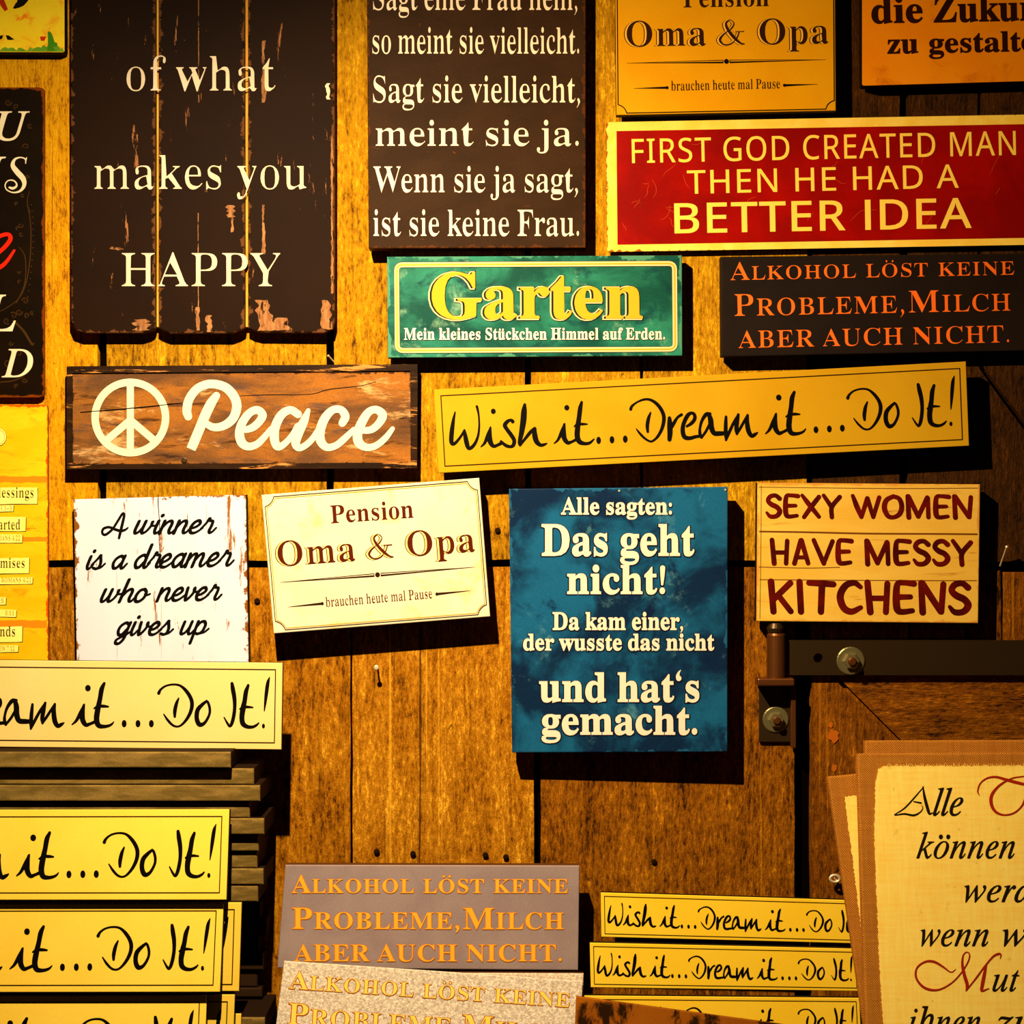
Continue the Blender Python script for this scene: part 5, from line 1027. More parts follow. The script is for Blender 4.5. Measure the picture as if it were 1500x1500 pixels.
def rule(k, x0, y0, x1, y1, mat):
    """Double tapered rule with a ball in the middle."""
    L = math.hypot(x1 - x0, y1 - y0); ux, uy = (x1 - x0) / L, (y1 - y0) / L
    at = lambda e, h: (x0 + ux * e + uy * h, y0 + uy * e - ux * h)
    m = L / 2
    for a, b in ((0, m - 5), (L, m + 5)):
        for h, w in ((1.9, 1.0), (-1.5, 2.4)):
            p, r = at(a, 0), at(b, h)
            k.stroke([(*p, 0.3), (*r, w)], mat, 0.0005, 1, False)
        p, r = at(b, 2.0), at(b, -2.6); k.stroke([(*p, 1), (*r, 1)], mat, 0.0005, 1, False)
    k.dot(*at(m, 0), 3.6, mat, 0.0005)
def dart(k, x0, y0, x1, y1, mat):
    """Thin tapering dart with a ball at its (x1, y1) end."""
    k.stroke([(x0, y0, 0.3), (x1, y1, 3.4)], mat, 0.0005, 1, False); k.dot(x1, y1, 2.3, mat, 0.0005)
def corner_line(k, q, w, h, mat, r=17, ins=4, lw=1.1, ins2=None):
    pts = []
    def P(x, y): return q(x / w, y / h)
    for cx, cy, a0 in ((0, 0, 90), (w, 0, 180), (w, h, 270), (0, h, 0)):
        seg = []
        for i in range(9):
            a = math.radians(a0 - i / 8 * 90)
            seg.append(P(min(max(cx + math.cos(a) * r, ins), w - ins), min(max(cy + math.sin(a) * r, ins), h - ins)))
        pts += seg
    k.loop(pts, lw, mat)
M['old_cream'] = paint('aged_cream_face', (222, 200, 164), (228, 208, 178), 7, fine=0.03, rough=0.5, c3=(220, 184, 110), bump=0.02)
M['old_yellow'] = paint('aged_yellow_face', (208, 142, 2), (213, 150, 10), 8, fine=0.06, rough=0.5, bump=0.02)
qk = quad((383, 725), (702, 700), (718, 903), (401, 928))
K = pension('cream tilted guest house sign with dark red letters hanging beside the white sign', qk, 0.043, 0.0,
    [('Pension', 485, 766.5, 606, 758, 26, 'n'), ('Oma & Opa', 404, 829.5, 697, 807, 36, 'shade'), ('brauchen heute mal Pause', 477.5, 889, 633.5, 876, 14.5, 'thin')],
    plain('dark_red_letters', (80, 22, 5), 0.55), None, M['old_cream'], 'brown_edge', 'guest house signs', plain('cream_inline', (252, 216, 120), 0.5), None)
k = Ink(); rule(k, 410, 853, 696, 830.5, M['thin_ink']); dart(k, 422, 889, 472, 884, M['thin_ink']); dart(k, 689, 865, 640, 870, M['thin_ink']); k.build('ornamental_rule', K)
k = Ink(); corner_line(k, qk, 320, 204, M['thin_ink'], 18, 4, 1.2); corner_line(k, qk, 320, 204, plain('ochre_line', (226, 160, 48), .5), 20, 6.5, 1.2); k.build('border_line', K)
K.hang(0.018)
qc = quad((901, -62), (1223, -66), (1224.5, 162), (903, 168.5))
C_ = pension('yellow guest house sign with near black letters above the red sign', qc, 0.038, 0.0,
    [('Pension', 1001, 11, 1126, 9, 27, 'n'), ('Oma & Opa', 914, 68.5, 1214, 63.5, 37, 'shade'), ('brauchen heute mal Pause', 983, 133, 1142.5, 129.5, 14.5, 'thin')],
    plain('black_letters', (44, 20, 6), 0.55), None, M['old_yellow'], 'black_edge', 'guest house signs', plain('yellow_inline', (230, 170, 60), 0.5), None)
k = Ink(); rule(k, 918, 92.5, 1210, 87.5, M['ink']); dart(k, 928, 129.5, 977, 128.5, M['ink']); dart(k, 1198, 123.5, 1149, 125, M['ink']); k.build('ornamental_rule', C_)
k = Ink(); corner_line(k, qc, 322, 230, M['ink'], 15, 2.5, 1.5); k.build('border_line', C_)
C_.hang(0.018)

# ------------------------------------------------------------------ orange future sign, top right
M['orange_face'] = paint('aged_orange_face', (222, 126, 4), (228, 138, 12), 7, fine=0.06, rough=0.55, c3=(192, 96, 3), bump=0.02)
D_ = Sign('future_sign', 'orange brown sign with black bold German text in the top right corner', 'sign', round_corners([(1263, -60), (1700, -66), (1702, 113), (1263, 125.5)], 4), 0.036)
D_.slab('board', [M['orange_face'], M['black_edge']], 0.024, bevel=0.0012)
m = plain('black_bold_letters', (40, 12, 3), 0.6)
for tx, x0, y0, x1, y1, cap in (('die', 1277, 34, 1351, 32.4, 37), ('Zukunft', 1368, 32.6, 1560, 28.5, 37), ('zu', 1300, 78.5, 1344.5, 77.6, 29), ('gestalten', 1361, 77.4, 1542, 74, 29)):
    k = Ink(); k.text(tx, 'B', x0, y0, x1, y1, cap, [lay(m, 10, 14)]); k.build('lettering', D_)
D_.hang(0.024)

# ------------------------------------------------------------------ red metal sign
M['red_face'] = paint('crackled_red_enamel', (164, 22, 6), (140, 14, 4), 8, fine=0.12, rough=0.38, spec=0.05, grain=(190, 70, 20, ), bump=0.05) if False else paint('worn_red_enamel', (152, 7, 1), (124, 5, 1), 8, fine=0.12, rough=0.4, spec=0.05, wear=(112, 26, 6), wear_scale=40, wear_at=0.66, wear_soft=0.06, bump=0.05)
M['yellow_rim'] = paint('worn_yellow_rim', (246, 212, 96), (240, 196, 70), 20, fine=0.08, rough=0.45, wear=(86, 34, 8), wear_scale=70, wear_at=0.70, edge=(150, 74, 14), edge_w=0.0015, edge_size=(0.77, 0.19), edge_noise=0.007, edge_scale=120)
M['rust'] = paint('rusty_edge', (120, 56, 12), (84, 34, 8), 60, rough=0.7)
E_ = Sign('metal_sign', 'wide red metal sign with yellow border and three lines of capitals', 'sign', round_corners([(887.5, 179), (1660, 165), (1660, 356), (889.5, 369)], 4), 0.015)
E_.slab('plate', [M['yellow_rim'], M['rust']], 0.004, bevel=0.001)
k = Ink(); k.poly([(903, 192), (1645, 179.5), (1645, 346), (904.5, 358.5)], M['red_face'], 0.0003); k.build('red_field', E_)
m = plain('yellow_enamel_letters', (246, 206, 84), 0.45)
for tx, x0, y0, x1, y1, cap, ox in (('FIRST GOD CREATED MAN', 926, 239, 1488, 227, 35, 4), ('THEN HE HAD A', 1007, 284, 1404, 275, 34, 4), ('BETTER |DEA', 989, 341.5, 1422, 333.5, 43, 13)):
    k = Ink(); k.text(tx, 'S', x0, y0, x1, y1, cap, [(m, ox, ox * .7, 0, 0, 0.0007)], 44); k.build('lettering', E_)
k = Ink(); sc = plain('pale_scratch', (190, 70, 24), .5); rr = random.Random(5)
for _ in range(26):
    x, y = rr.uniform(910, 1490), rr.uniform(200, 345); a = rr.uniform(0, 3.1); l = rr.uniform(8, 34)
    if rr.random() < .6: x = rr.uniform(910, 1010)
    pts = [(x, y, .35)]
    for i in range(3):
        a += rr.uniform(-.6, .6); x += math.cos(a) * l / 3; y += math.sin(a) * l / 3
        pts.append((min(max(x, 906), 1500), min(max(y, 195), 350), .5 if i < 2 else .2))
    k = Ink(); k.stroke(pts, sc, 0.0005, 4); k.build('scratch', E_)
E_.hang(0.004)

# ------------------------------------------------------------------ green garden sign
M['green_face'] = paint('mottled_green_face', (14, 66, 56), (40, 122, 98), 9, (0.8, 1, 1.3), 0.38, 0.66, fine=0.12, rough=0.42, spec=0.05, c3=(8, 44, 54), wear=(130, 170, 136), wear_scale=18, wear_at=0.56, wear_soft=0.22,
    edge=(70, 130, 104), edge_w=0.002, edge_size=(0.432, 0.148), edge_noise=0.02, edge_scale=30, bump=0.05)
G_ = Sign('garden_sign', 'mottled green sign with golden garden lettering and rounded double border', 'sign', [(567, 376), (999, 374), (999.5, 521), (568, 524)], 0.034)
G_.slab('board', [M['green_face'], M['black_edge']], 0.020, bevel=0.0012)
G_.hang(0.020)
k = Ink()
for ins, w, mt, lf in ((0, 8.4, M['thin_ink'], .0003), (0, 7.0, M['gold_pale'], .0005), (0, 2.2, M['gold'], .0008)):
    k.loop(round_corners([(581, 388), (988, 386), (989, 511.5), (582, 513.5)], 9), w, mt, lf)
k.build('border_line', G_)
dk = plain('dark_green_shade', (10, 32, 26), 0.6)
k = Ink(); k.text('Garten', 'B', 632, 466.5, 940, 466, 66, [(dk, 34, 30, -1.0, .8, .0003), (M['gold_pale'], 24, 20, -2.0, 0.6, .0005), (dk, 6, 4, -1.8, .4, .0008), (M['gold'], 4, 6, 1.0, 0, .0011)], 0); k.build('lettering', G_)
k = Ink(); k.text('Mein kleines Stückchen Himmel auf Erden.', 'B', 592, 497.5, 974, 497, 16.5, [(dk, 40, 40, 0, .3, .0003), (M['cream_pale'], 8, 14, 0, 0, .0007)], 20); k.build('lettering', G_)

# ------------------------------------------------------------------ alcohol signs
def alcohol(label, outline, d, az, face, edge, t, lines, layers, group, hang=False):
    s = Sign('alcohol_sign', label, 'sign', outline, d, 0, az, group)
    s.slab('board', [face, edge], t, bevel=0.0015)
    for tx, x0, y0, x1, y1, cap, sm in lines:
        k = Ink(); k.text(tx, 'B', x0, y0, x1, y1, cap, layers, 24, sm); k.build('lettering', s)
    if hang: s.hang(t)
    return s
M['charcoal'] = paint('charcoal_face', (26, 17, 14), (30, 20, 16), 12, fine=0.14, rough=0.6, spec=0.05, bump=0.05)
M['grey_face'] = paint('grey_violet_face', (148, 124, 122), (158, 134, 130), 14, fine=0.12, rough=0.6, spec=0.05, bump=0.08)
M['grit'] = paint('gritty_light_grey_face', (186, 164, 144), (240, 220, 194), 230, lo=0.3, hi=0.7, fine=0.3, rough=0.5, spec=0.05, bump=0.7, c3=(170, 146, 124))
AG = 'dark alcohol and milk signs'
alcohol('near black alcohol sign with orange small capitals hanging under the red sign', [(1056, 376), (1640, 370), (1640, 511), (1057, 522.5)], 0.032, 0, M['charcoal'], M['black_edge'], 0.022,
    [('Alkohol löst keine', 1069, 410.5, 1486, 402.5, 26, .76), ('Probleme,Milch', 1075, 463, 1481, 455, 32, .78), ('aber auch nicht.', 1081, 510, 1479, 501.5, 25, 1.0)], [lay(M['orange_ink'], -24, -4)], AG, True)
AM = [(M['amber_line'], 14, 18, 0, .3, .0004), (M['amber_ink'], -10, -2, 0, 0, .0008)]
alcohol('grey violet alcohol sign with amber capitals standing at the back of the bottom pile', [(418, 1267), (849, 1268), (847, 1421.5), (406, 1418)], 0.055, 0, M['grey_face'], M['brown_edge'], 0.018,
    [('Alkohol löst keine', 427, 1308, 832, 1308, 26, .78), ('Probleme,Milch', 428, 1360.5, 826, 1361, 31, .78), ('aber auch nicht.', 431, 1408, 823, 1408, 24.5, 1.0)], AM, AG)
alcohol('gritty grey board edge peeking out between the two grey alcohol signs', [(422, 1424), (855, 1426), (851.5, 1572), (414, 1572)], 0.098, -0.10, M['grit'], M['brown_edge'], 0.014, [], AM, AG)
alcohol('gritty light grey alcohol sign tipped down to the right in front of the violet one', [(416, 1407.5), (854, 1437), (845, 1580), (398, 1550)], 0.122, -0.22, M['grit'], M['grit'], 0.014,
    [('Alkohol löst keine', 423, 1448, 834, 1475.5, 26, .78), ('Probleme,Milch', 421, 1500, 826, 1527, 31, .78)], [(plain('burnt_orange_outline', (170, 76, 10), .6), 16, 22, 0, .3, .0004), (plain('bright_amber_letters', (255, 206, 84), .5), -14, -4, 0, 0, .0008)], AG)

# ------------------------------------------------------------------ peace sign
M['peace_wood'] = paint('stained_wood_face', (138, 84, 34), (178, 108, 36), 13, (0.45, 1, 1.6), 0.36, 0.62, fine=0.2, rough=0.6, c3=(112, 72, 46), wear=(222, 158, 84), wear_scale=16, wear_stretch=(0.5, 1, 2.2), wear_at=0.60, wear_soft=0.10,
    grain=(52, 26, 8), edge=(70, 40, 16), edge_w=0.002, edge_size=(0.5, 0.13), edge_noise=0.012, edge_scale=60, bump=0.3) if False else paint('stained_wood_face', (92, 58, 32), (148, 88, 30), 13, (0.45, 1, 1.6), 0.36, 0.62, fine=0.2, rough=0.6, c3=(84, 58, 46), wear=(196, 148, 92), wear_scale=18, wear_stretch=(0.6, 1, 2.0), wear_at=0.57, wear_soft=0.12,
    grain=((36, 18, 8), 26, (0.5, 1, 3.4), 0.56, 0.68, 0.75), edge=(64, 36, 14), edge_w=0.0015, edge_size=(0.5, 0.13), edge_noise=0.012, edge_scale=60, bump=0.3)
M['dark_frame'] = paint('dark_worn_frame', (44, 24, 9), (30, 15, 6), 30, (0.3, 1, 2), rough=0.45, spec=0.05, wear=(190, 122, 58), wear_scale=26, wear_stretch=(0.25, 1, 2.5), wear_at=0.56, wear_soft=0.06, bump=0.2)
H_ = Sign('peace_sign', 'framed wooden sign with cream peace symbol and script lettering', 'sign', [(97.5, 536.5), (611.5, 533.5), (610.5, 686), (97.5, 687.5)], 0.025)
H_.slab('board', [M['peace_wood'], M['dark_frame']], 0.020, ragged([(105, 547), (602, 543.5), (602.5, 678), (105, 680.5)], 0.8, 12, 4), lift=-0.003, bevel=0.0008)
H_.ring('frame', [M['dark_frame'], M['black_edge']], [(97.5, 536.5), (611.5, 533.5), (610.5, 686), (97.5, 687.5)], [(106, 546.5), (601, 543), (601.5, 677.5), (106, 680)], 0.0, 0.023)
H_.hang(0.022)
z6 = lambda st: [(100 + x / 5.7692, 530 + y / 5.7692, w / 5.7692) for x, y, w in st]
z7 = lambda st: [(360 + x / 5.7692, 520 + y / 5.7692, w / 5.7692) for x, y, w in st]
M['peace_cream'] = paint('chipped_cream_paint', (222, 208, 170), (226, 212, 176), 10, fine=0.02, rough=0.55, wear=(140, 96, 50), wear_scale=60, wear_at=0.665, wear_soft=0.05, bump=0)
k = Ink(); LF = -0.0022
ringp = [(522 + 298 * math.cos(a / 48 * 6.2832), 470 + 298 * math.sin(a / 48 * 6.2832), 62) for a in range(48)]
k.stroke(z6(ringp), M['peace_cream'], LF, 2, False, True)
k.stroke(z6([(522, 190, 60), (522, 750, 60)]), M['peace_cream'], LF, 1, False)
for xx in (322, 722): k.stroke(z6([(522, 492, 62), (xx, 662, 62)]), M['peace_cream'], LF, 1, False)
k.build('peace_symbol', H_)
k = Ink(); pc = plain('cream_script_paint', (226, 214, 180), 0.55)
k.stroke(z6([(1012, 462, 66), (1000, 410, 74), (1020, 315, 74), (1090, 225, 72), (1200, 186, 72), (1320, 212, 76), (1398, 290, 78), (1422, 380, 78), (1390, 478, 76), (1310, 540, 70), (1225, 552, 64), (1160, 520, 56)]), pc, LF)
k.stroke(z6([(1250, 285, 62), (1205, 350, 80), (1160, 440, 84), (1110, 560, 82), (1060, 680, 82), (1035, 738, 78)]), pc, LF, 6, False)
k.dot(*z6([(1250, 285, 0)])[0][:2], 31 / 5.7692, pc, LF)
for st in ([(0, 632, 54), (60, 610, 64), (115, 560, 66), (140, 505, 70), (95, 464, 66), (30, 490, 66), (-30, 570, 72), (-55, 660, 76), (-35, 740, 76), (20, 773, 66), (90, 755, 60), (150, 700, 54), (215, 620, 44)],
           [(440, 500, 66), (375, 464, 66), (300, 505, 72), (250, 600, 76), (240, 700, 76), (265, 773, 66), (320, 755, 54), (390, 680, 50), (440, 600, 56)],
           [(527, 468, 36), (490, 560, 72), (445, 660, 76), (420, 740, 74), (445, 785, 58), (500, 765, 54), (560, 710, 52), (625, 612, 44)],
           [(815, 575, 64), (840, 520, 72), (805, 464, 64), (735, 464, 64), (670, 530, 74), (630, 630, 78), (630, 720, 76), (680, 778, 64), (760, 765, 58), (840, 700, 56), (912, 630, 44)],
           [(965, 638, 52), (1060, 630, 60), (1130, 570, 66), (1155, 505, 74), (1105, 462, 64), (1040, 480, 66), (985, 560, 76), (945, 660, 78), (955, 740, 78), (1020, 780, 62), (1100, 765, 56), (1180, 700, 52), (1240, 622, 38)]):
    k.stroke(z7(st), pc, LF)
k.build('lettering', H_)
k = Ink()
k.stroke(z6([(100, 425, 5), (300, 410, 7), (520, 392, 8), (760, 368, 7), (960, 345, 4)]), M['ink'], LF + .0004)
k.build('crack', H_); k = Ink(); k.stroke(z7([(-60, 345, 4), (200, 335, 6), (540, 330, 5), (700, 290, 7), (960, 260, 5), (1100, 225, 3)]), M['ink'], LF - .0003)
k.build('crack', H_)
pn = lathe('nail_head', [(0.0042, 0), (0.0042, 0.0012), (0.003, 0.0018)], M['steel'], H_.root, W(270, 674.5, 0.0222))

# ------------------------------------------------------------------ white winner sign
M['white_paint'] = paint('chipped_white_paint', (214, 206, 214), (220, 212, 220), 5, (3, 1, .4), fine=0.015, rough=0.55, wear=(140, 84, 30), wear_scale=30, wear_stretch=(2.8, 1, 0.4), wear_at=0.60, wear_soft=0.05,
    edge=(130, 74, 20), edge_w=0.003, edge_size=(0.255, 0.26), edge_noise=0.026, edge_scale=50, bump=0.1)
J = Sign('winner_sign', 'white chipped paint sign with black script about a winner who is a dreamer', 'sign', [(107.5, 731.5), (360, 724.5), (364.5, 990), (112.5, 990)], 0.025)
J.slab('board', [M['white_paint'], M['black_edge']], 0.020, bevel=0.0012)
J.hang(0.020)
M['joint_line'] = plain('plank_joint_line', (150, 100, 46), .6)
k = Ink()
zj = lambda x, y, w=0: (120 + x / 6.25, 730 + y / 6.25, w / 6.25)
k.stroke([zj(*p) for p in [(340, 362, 24), (355, 300, 27), (374, 220, 27), (388, 152, 24), (372, 140, 22), (330, 205, 22), (285, 275, 22), (240, 318, 23), (205, 333, 23), (186, 310, 23), (200, 276, 23), (250, 263, 23), (310, 285, 25), (360, 297, 25), (400, 285, 20), (422, 268, 14)]], M['ink'], .0005)
k.build('lettering', J)
def words(items, sign):
    k = Ink()
    for w, x0, y0, x1, y1, xh in items: k.text(w, 'C', x0, y0, x1, y1, xh, [lay(M['ink'])])
    k.build('lettering', sign)
xf = lambda x: 120 + x / 6.25
yf = lambda y: 730 + y / 6.25
words([('winner', xf(468), yf(326), xf(1240), yf(318), 19)], J)
words([('is', xf(34), yf(650), xf(222), yf(648), 19), ('a', xf(270), yf(645), xf(424), yf(643), 19), ('dreamer', xf(474), yf(640), xf(1402), yf(616), 19.5)], J)
words([('who', xf(162), yf(952), xf(634), yf(946), 19), ('never', xf(672), yf(942), xf(1290), yf(928), 19)], J)
words([('gives', xf(290), yf(1256), xf(846), yf(1248), 19), ('up', xf(892), yf(1248), xf(1172), yf(1240), 19)], J)
k = Ink()
k.stroke([zj(*p) for p in [(700, -30, 7), (698, 40, 9), (704, 130, 7), (712, 240, 8), (706, 380, 6), (716, 520, 7), (718, 670, 4)]], M['thin_ink'], .0003)
for x, y0, y1 in ((318, 640, 1000), (726, 900, 1480), (1140, 40, 360), (322, 1300, 1480)):
    k.build('crack', J); k = Ink()
    k.stroke([zj(x, y0, 1.5), zj(x + 2, (y0 + y1) / 2, 3.2), zj(x, y1, 1.2)], M['joint_line'], .0003)
k.build('crack', J)

# ------------------------------------------------------------------ blue sign
M['blue_face'] = paint('mottled_blue_face', (12, 34, 62), (22, 86, 124), 8, (1, 1, 0.9), 0.42, 0.6, fine=0.14, rough=0.42, spec=0.05, c3=(12, 29, 58), wear=(84, 138, 150), wear_scale=16, wear_at=0.57, wear_soft=0.2,
    edge=(26, 84, 120), edge_w=0.002, edge_size=(0.32, 0.388), edge_noise=0.02, edge_scale=25, bump=0.05)
L_ = Sign('motto_sign', 'tall deep blue sign with thick cream German motto in seven lines', 'sign', [(745.5, 716), (1066, 713), (1065.5, 1101), (750, 1102.5)], 0.042, ax=0.03)
L_.slab('board', [M['blue_face'], M['brown_edge']], 0.022, bevel=0.0014)
L_.hang(0.022)
halo = plain('dark_blue_halo', (14, 18, 32), 0.6)
for tx, x0, x1, y, cap in (('Alle sagten:', 822, 984, 753, 23.5), ('Das geht', 793.5, 1017, 813, 44), ('nicht!', 831, 974, 869, 40), ('Da kam einer,', 809.5, 1000.5, 922, 24.5),
                           ('der wusste das nicht', 766.5, 1046, 952, 23), ('und hat‘s', 790, 1024, 1027, 41), ('gemacht.', 793.5, 1021, 1075, 40)):
    k = Ink(); big = cap > 30
    k.text(tx, 'B', x0, y, x1, y, cap, [(halo, 34 if big else 50, 40 if big else 56, 0, .6, .0004), (M['cream_ink'], 6 if big else 8, 22 if big else 26, 0, 0, .0009)], -4); k.build('lettering', L_)
for n_, (x, y) in enumerate(((907, 719), (1062.5, 717.5))):
    lathe('staple_head', [(0.0016, 0), (0.0012, 0.001)], M['nail'], L_.root, L_.P(x, y, 0.0005))

# ------------------------------------------------------------------ kitchen sign
M['pale_boards'] = paint('limewashed_boards', (227, 180, 74), (220, 168, 58), 10, (0.4, 1, 2.2), fine=0.06, rough=0.55, wear=(170, 100, 32), wear_scale=22, wear_stretch=(0.4, 1, 4.5), wear_at=0.58, wear_soft=0.16, bump=0.15,
    edge=(206, 138, 54), edge_w=0.003, edge_size=(0.325, 0.203), edge_noise=0.006, edge_scale=60)
S_ = Sign('kitchen_sign', 'pale limewashed board sign with dark red capitals about messy kitchens', 'sign', [(1109.5, 707), (1436, 709.5), (1433, 913), (1108, 910)], 0.035)
S_.slab('board', [M['pale_boards'], M['black_edge']], 0.022, bevel=0.0012)
S_.hang(0.022)
hr = paint('brushed_dark_red_paint', (100, 12, 4), (62, 8, 4), 26, fine=0.1, rough=0.5, bump=0)
for tx, x0, x1, y0, y1, cap in (('SEXY', 1121, 1233, 758, 758.5, 34), ('WOMEN', 1246, 1425, 759, 759.5, 34), ('HAVE', 1127, 1250.5, 826.5, 827, 37), ('MESSY', 1265.5, 1425, 827.5, 828, 37), ('KITCHENS', 1124, 1423, 897.5, 899, 47)):
    k = Ink(); k.text(tx, 'H', x0, y0, x1, y1, cap, [lay(hr)]); k.build('lettering', S_)
k = Ink(); jl = plain('board_joint_line', (110, 58, 16), .7)
for pts, w in (([(1113, 778.5), (1180, 779.5), (1270, 781.5), (1370, 782), (1431, 782.5)], 2.4), ([(1113, 849), (1250, 850), (1380, 850.5), (1430, 850.5)], 1.1), ([(1112, 713.5), (1300, 715.5), (1432, 715)], .9), ([(1112, 830.5), (1180, 832), (1230, 831)], 1.0), ([(1115, 711), (1114.5, 800), (1113, 906)], .8)):
    k.stroke([(x, y, w) for x, y in pts], jl, .0003)
k.build('board_joint', S_)

# ------------------------------------------------------------------ dark ornamented metal sign, left edge
M['black_tin'] = paint('aged_black_tin', (17, 7, 1), (23, 10, 1), 14, fine=0.2, rough=0.4, spec=0.05, edge=(112, 46, 3), edge_w=0.0026, edge_size=(0.42, 0.455), edge_noise=0.007, edge_scale=45, bump=0.1)
N_ = Sign('tin_sign', 'black tin sign with rusty rim, cream italic capitals and a red script word', 'sign', round_corners([(-340, 128), (65, 128), (65, 582), (-340, 582)], 7), 0.014)
N_.slab('plate', [M['black_tin'], M['rust']], 0.006, bevel=0.0025, seg=3)
N_.hang(0.006, 0.1)
ivory = paint('worn_ivory_letters', (226, 196, 150), (230, 204, 164), 20, fine=.04, rough=.5, wear=(120, 80, 30), wear_scale=90, wear_at=0.68, bump=0)
def z2(p): return (p[0] / 6.254, 110 + p[1] / 6.254)
for tx, x0, x1, y, cap, f in (('U', -4, 43, 205.5, 42, 0), ('N', -58, 8, 281, 51, 0), ('L', -24, 22.5, 485, 53, 0), ('D', 3, 48, 552.5, 41, 0), ('N', -52, -1, 552.5, 41, 0)):
    k = Ink(); k.text(tx, 'I', x0, y, x1, y, cap, [lay(ivory, 9, 4)]); k.build('lettering', N_)
k = Ink(); k.stroke([(*z2(p[:2]), p[2] / 6.254) for p in [(236, 810, 8), (232, 770, 12), (185, 755, 12), (135, 775, 22), (118, 830, 40), (160, 890, 50), (212, 950, 48), (222, 1010, 34), (185, 1062, 20), (120, 1076, 12), (62, 1050, 10), (48, 1005, 10), (75, 968, 10), (120, 965, 12), (150, 990, 14), (150, 1020, 18), (118, 1038, 24), (88, 1030, 18)]], ivory, .0005); k.stroke([(*z2((236, 800)), 1), (*z2((244, 758)), 1.6)], ivory, .0005, 1); k.build('lettering', N_)
k = Ink(); k.stroke([(-26, 385, 4), (-14, 381, 4.5), (-4, 372, 5.4), (8, 361, 6), (15.5, 350, 6.2), (12, 343.5, 5.6), (0, 346, 5.6), (-14, 356, 6), (-27, 372, 6), (-29, 388, 6), (-14, 396, 6), (0, 391.5, 6), (10, 383, 5.2), (21, 367, 3.6)], M['red_ink'], .0005); k.build('red_lettering', N_)
k = Ink(); orn = plain('dim_gold_scrollwork', (62, 36, 10), .5)
def curl(cx, cy, r, a0, turns, w=1.6, sg=1):
    k.stroke([(cx + math.cos(a0 + sg * t / 12 * turns * 6.283) * r * (1 - t / 15), cy + math.sin(a0 + sg * t / 12 * turns * 6.283) * r * (1 - t / 15), w * (1 - t / 26)) for t in range(13)], orn, .0003, 3)
for pts in ([(40, 300, 1), (44, 320, 1.4), (45.5, 345, 1.6), (44, 380, 1.6), (38, 415, 1.6), (27, 438, 1.5), (8, 452, 1.2), (0, 456, 1)], [(28, 362, 1), (36, 374, 1.4), (38, 395, 1.5), (35, 420, 1.4), (24, 444, 1.1)], [(43, 280, 1), (40, 296, 1.2), (44, 312, 1.2)], [(20, 470, 3), (34, 484, 3.6), (44, 500, 3.2), (48, 506, 1.4)], [(0, 560, 1.6), (18, 558, 2), (34, 552, 1.2)]):
    k.stroke(pts, orn, .0003, 5); k.build('scrollwork', N_); k = Ink()
for a in ((30, 330, 4, 0, 1, 1.5, 1), (26, 334, 3, 2, .8), (31, 343, 3.4, 1, .9), (27, 398, 3, 0, .7), (29, 412, 3.2, 2, .7), (37, 441, 5, 3.5, 1.2), (28, 457, 5, 0, 1.2), (40, 462, 4, 2, 1.2), (47, 458, 3, 1, 1), (20, 462, 5, 4, 1.1), (10, 470, 5, 1, 1.1), (47, 503, 2.6, 0, 1), (16, 503, 3.4, 0, 1), (28, 518, 5, 3, 1.1), (12, 532, 6, 1, 1.2), (36, 557, 4, 0, 1.2), (24, 565, 3, 2, 1), (44, 184, 4, 1, 1), (38, 215, 5, 3, 1), (12, 150, 5, 0, 1.2), (24, 156, 4, 2, 1.1), (40, 258, 3, 0, 1), (33, 286, 3, 1, 1), (24, 298, 2.6, 2, 1)): curl(*a)
for y in range(300, 440, 9): k.dot(45.5 - abs(y - 345) ** 1.6 * .006 + 3.4, y, 1.0, orn, .0003)
k.build('scrollwork', N_)

# ------------------------------------------------------------------ poster top left
M['poster'] = paint('orange_yellow_mottled_print', (238, 190, 22), (238, 196, 30), 12, fine=0.04, rough=0.5, c3=(236, 132, 14), wear=(238, 120, 10), wear_scale=26, wear_at=0.60, wear_soft=0.05, bump=0.03, offset=1.3)
P_ = Sign('painted_sign', 'yellow and orange painted sign with green bottom edge in the top left corner', 'sign', round_corners([(-240, -120), (94, -120), (94.5, 76.5), (-240, 75)], 3), 0.028)
P_.slab('board', [M['poster'], M['black_edge']], 0.020, bevel=0.001)
P_.hang(0.020, 0.1)
zp = lambda pts: [(x / 13.636, y / 13.636) for x, y in pts]
k = Ink(); gr = paint('green_paint', (88, 136, 26), (120, 150, 30), 50, rough=.5, bump=0)
rr = random.Random(3)
edge = [(94, 75.8), (-60, 75)]
top = [(x, 75 - rr.uniform(0.5, 7) - (3 if 60 < x < 94 else 0)) for x in range(-60, 95, 4)]
k.poly(edge + top, gr, .0003)
k.poly(zp([(955, 640), (985, 622), (1030, 660), (1062, 740), (1090, 840), (1150, 865), (1140, 920), (1060, 930), (1100, 1020), (940, 1020), (960, 880)]), plain('leaf_green', (62, 118, 14), .5), .0005)
k.poly(zp([(800, 730), (930, 730), (890, 815), (820, 815)]), plain('red_patch', (196, 44, 4), .5), .0005)
k.poly(zp([(-60, -60), (60, -60), (110, 60), (160, 190), (95, 225), (20, 120)]), plain('red_petal', (176, 40, 4), .5), .0005)
bl = plain('black_paint', (18, 12, 4), .5)
k.poly(zp([(370, -80), (600, -80), (560, 20), (480, 110), (400, 150), (290, 178), (262, 160), (300, 90), (340, 40)]), bl, .0005)
k.poly(zp([(-40, 730), (30, 705), (70, 712), (40, 780), (-40, 800)]), bl, .0005); k.poly(zp([(115, 705), (180, 710), (230, 750), (290, 785), (220, 800), (150, 795)]), bl, .0005)
k.build('painted_motif', P_)

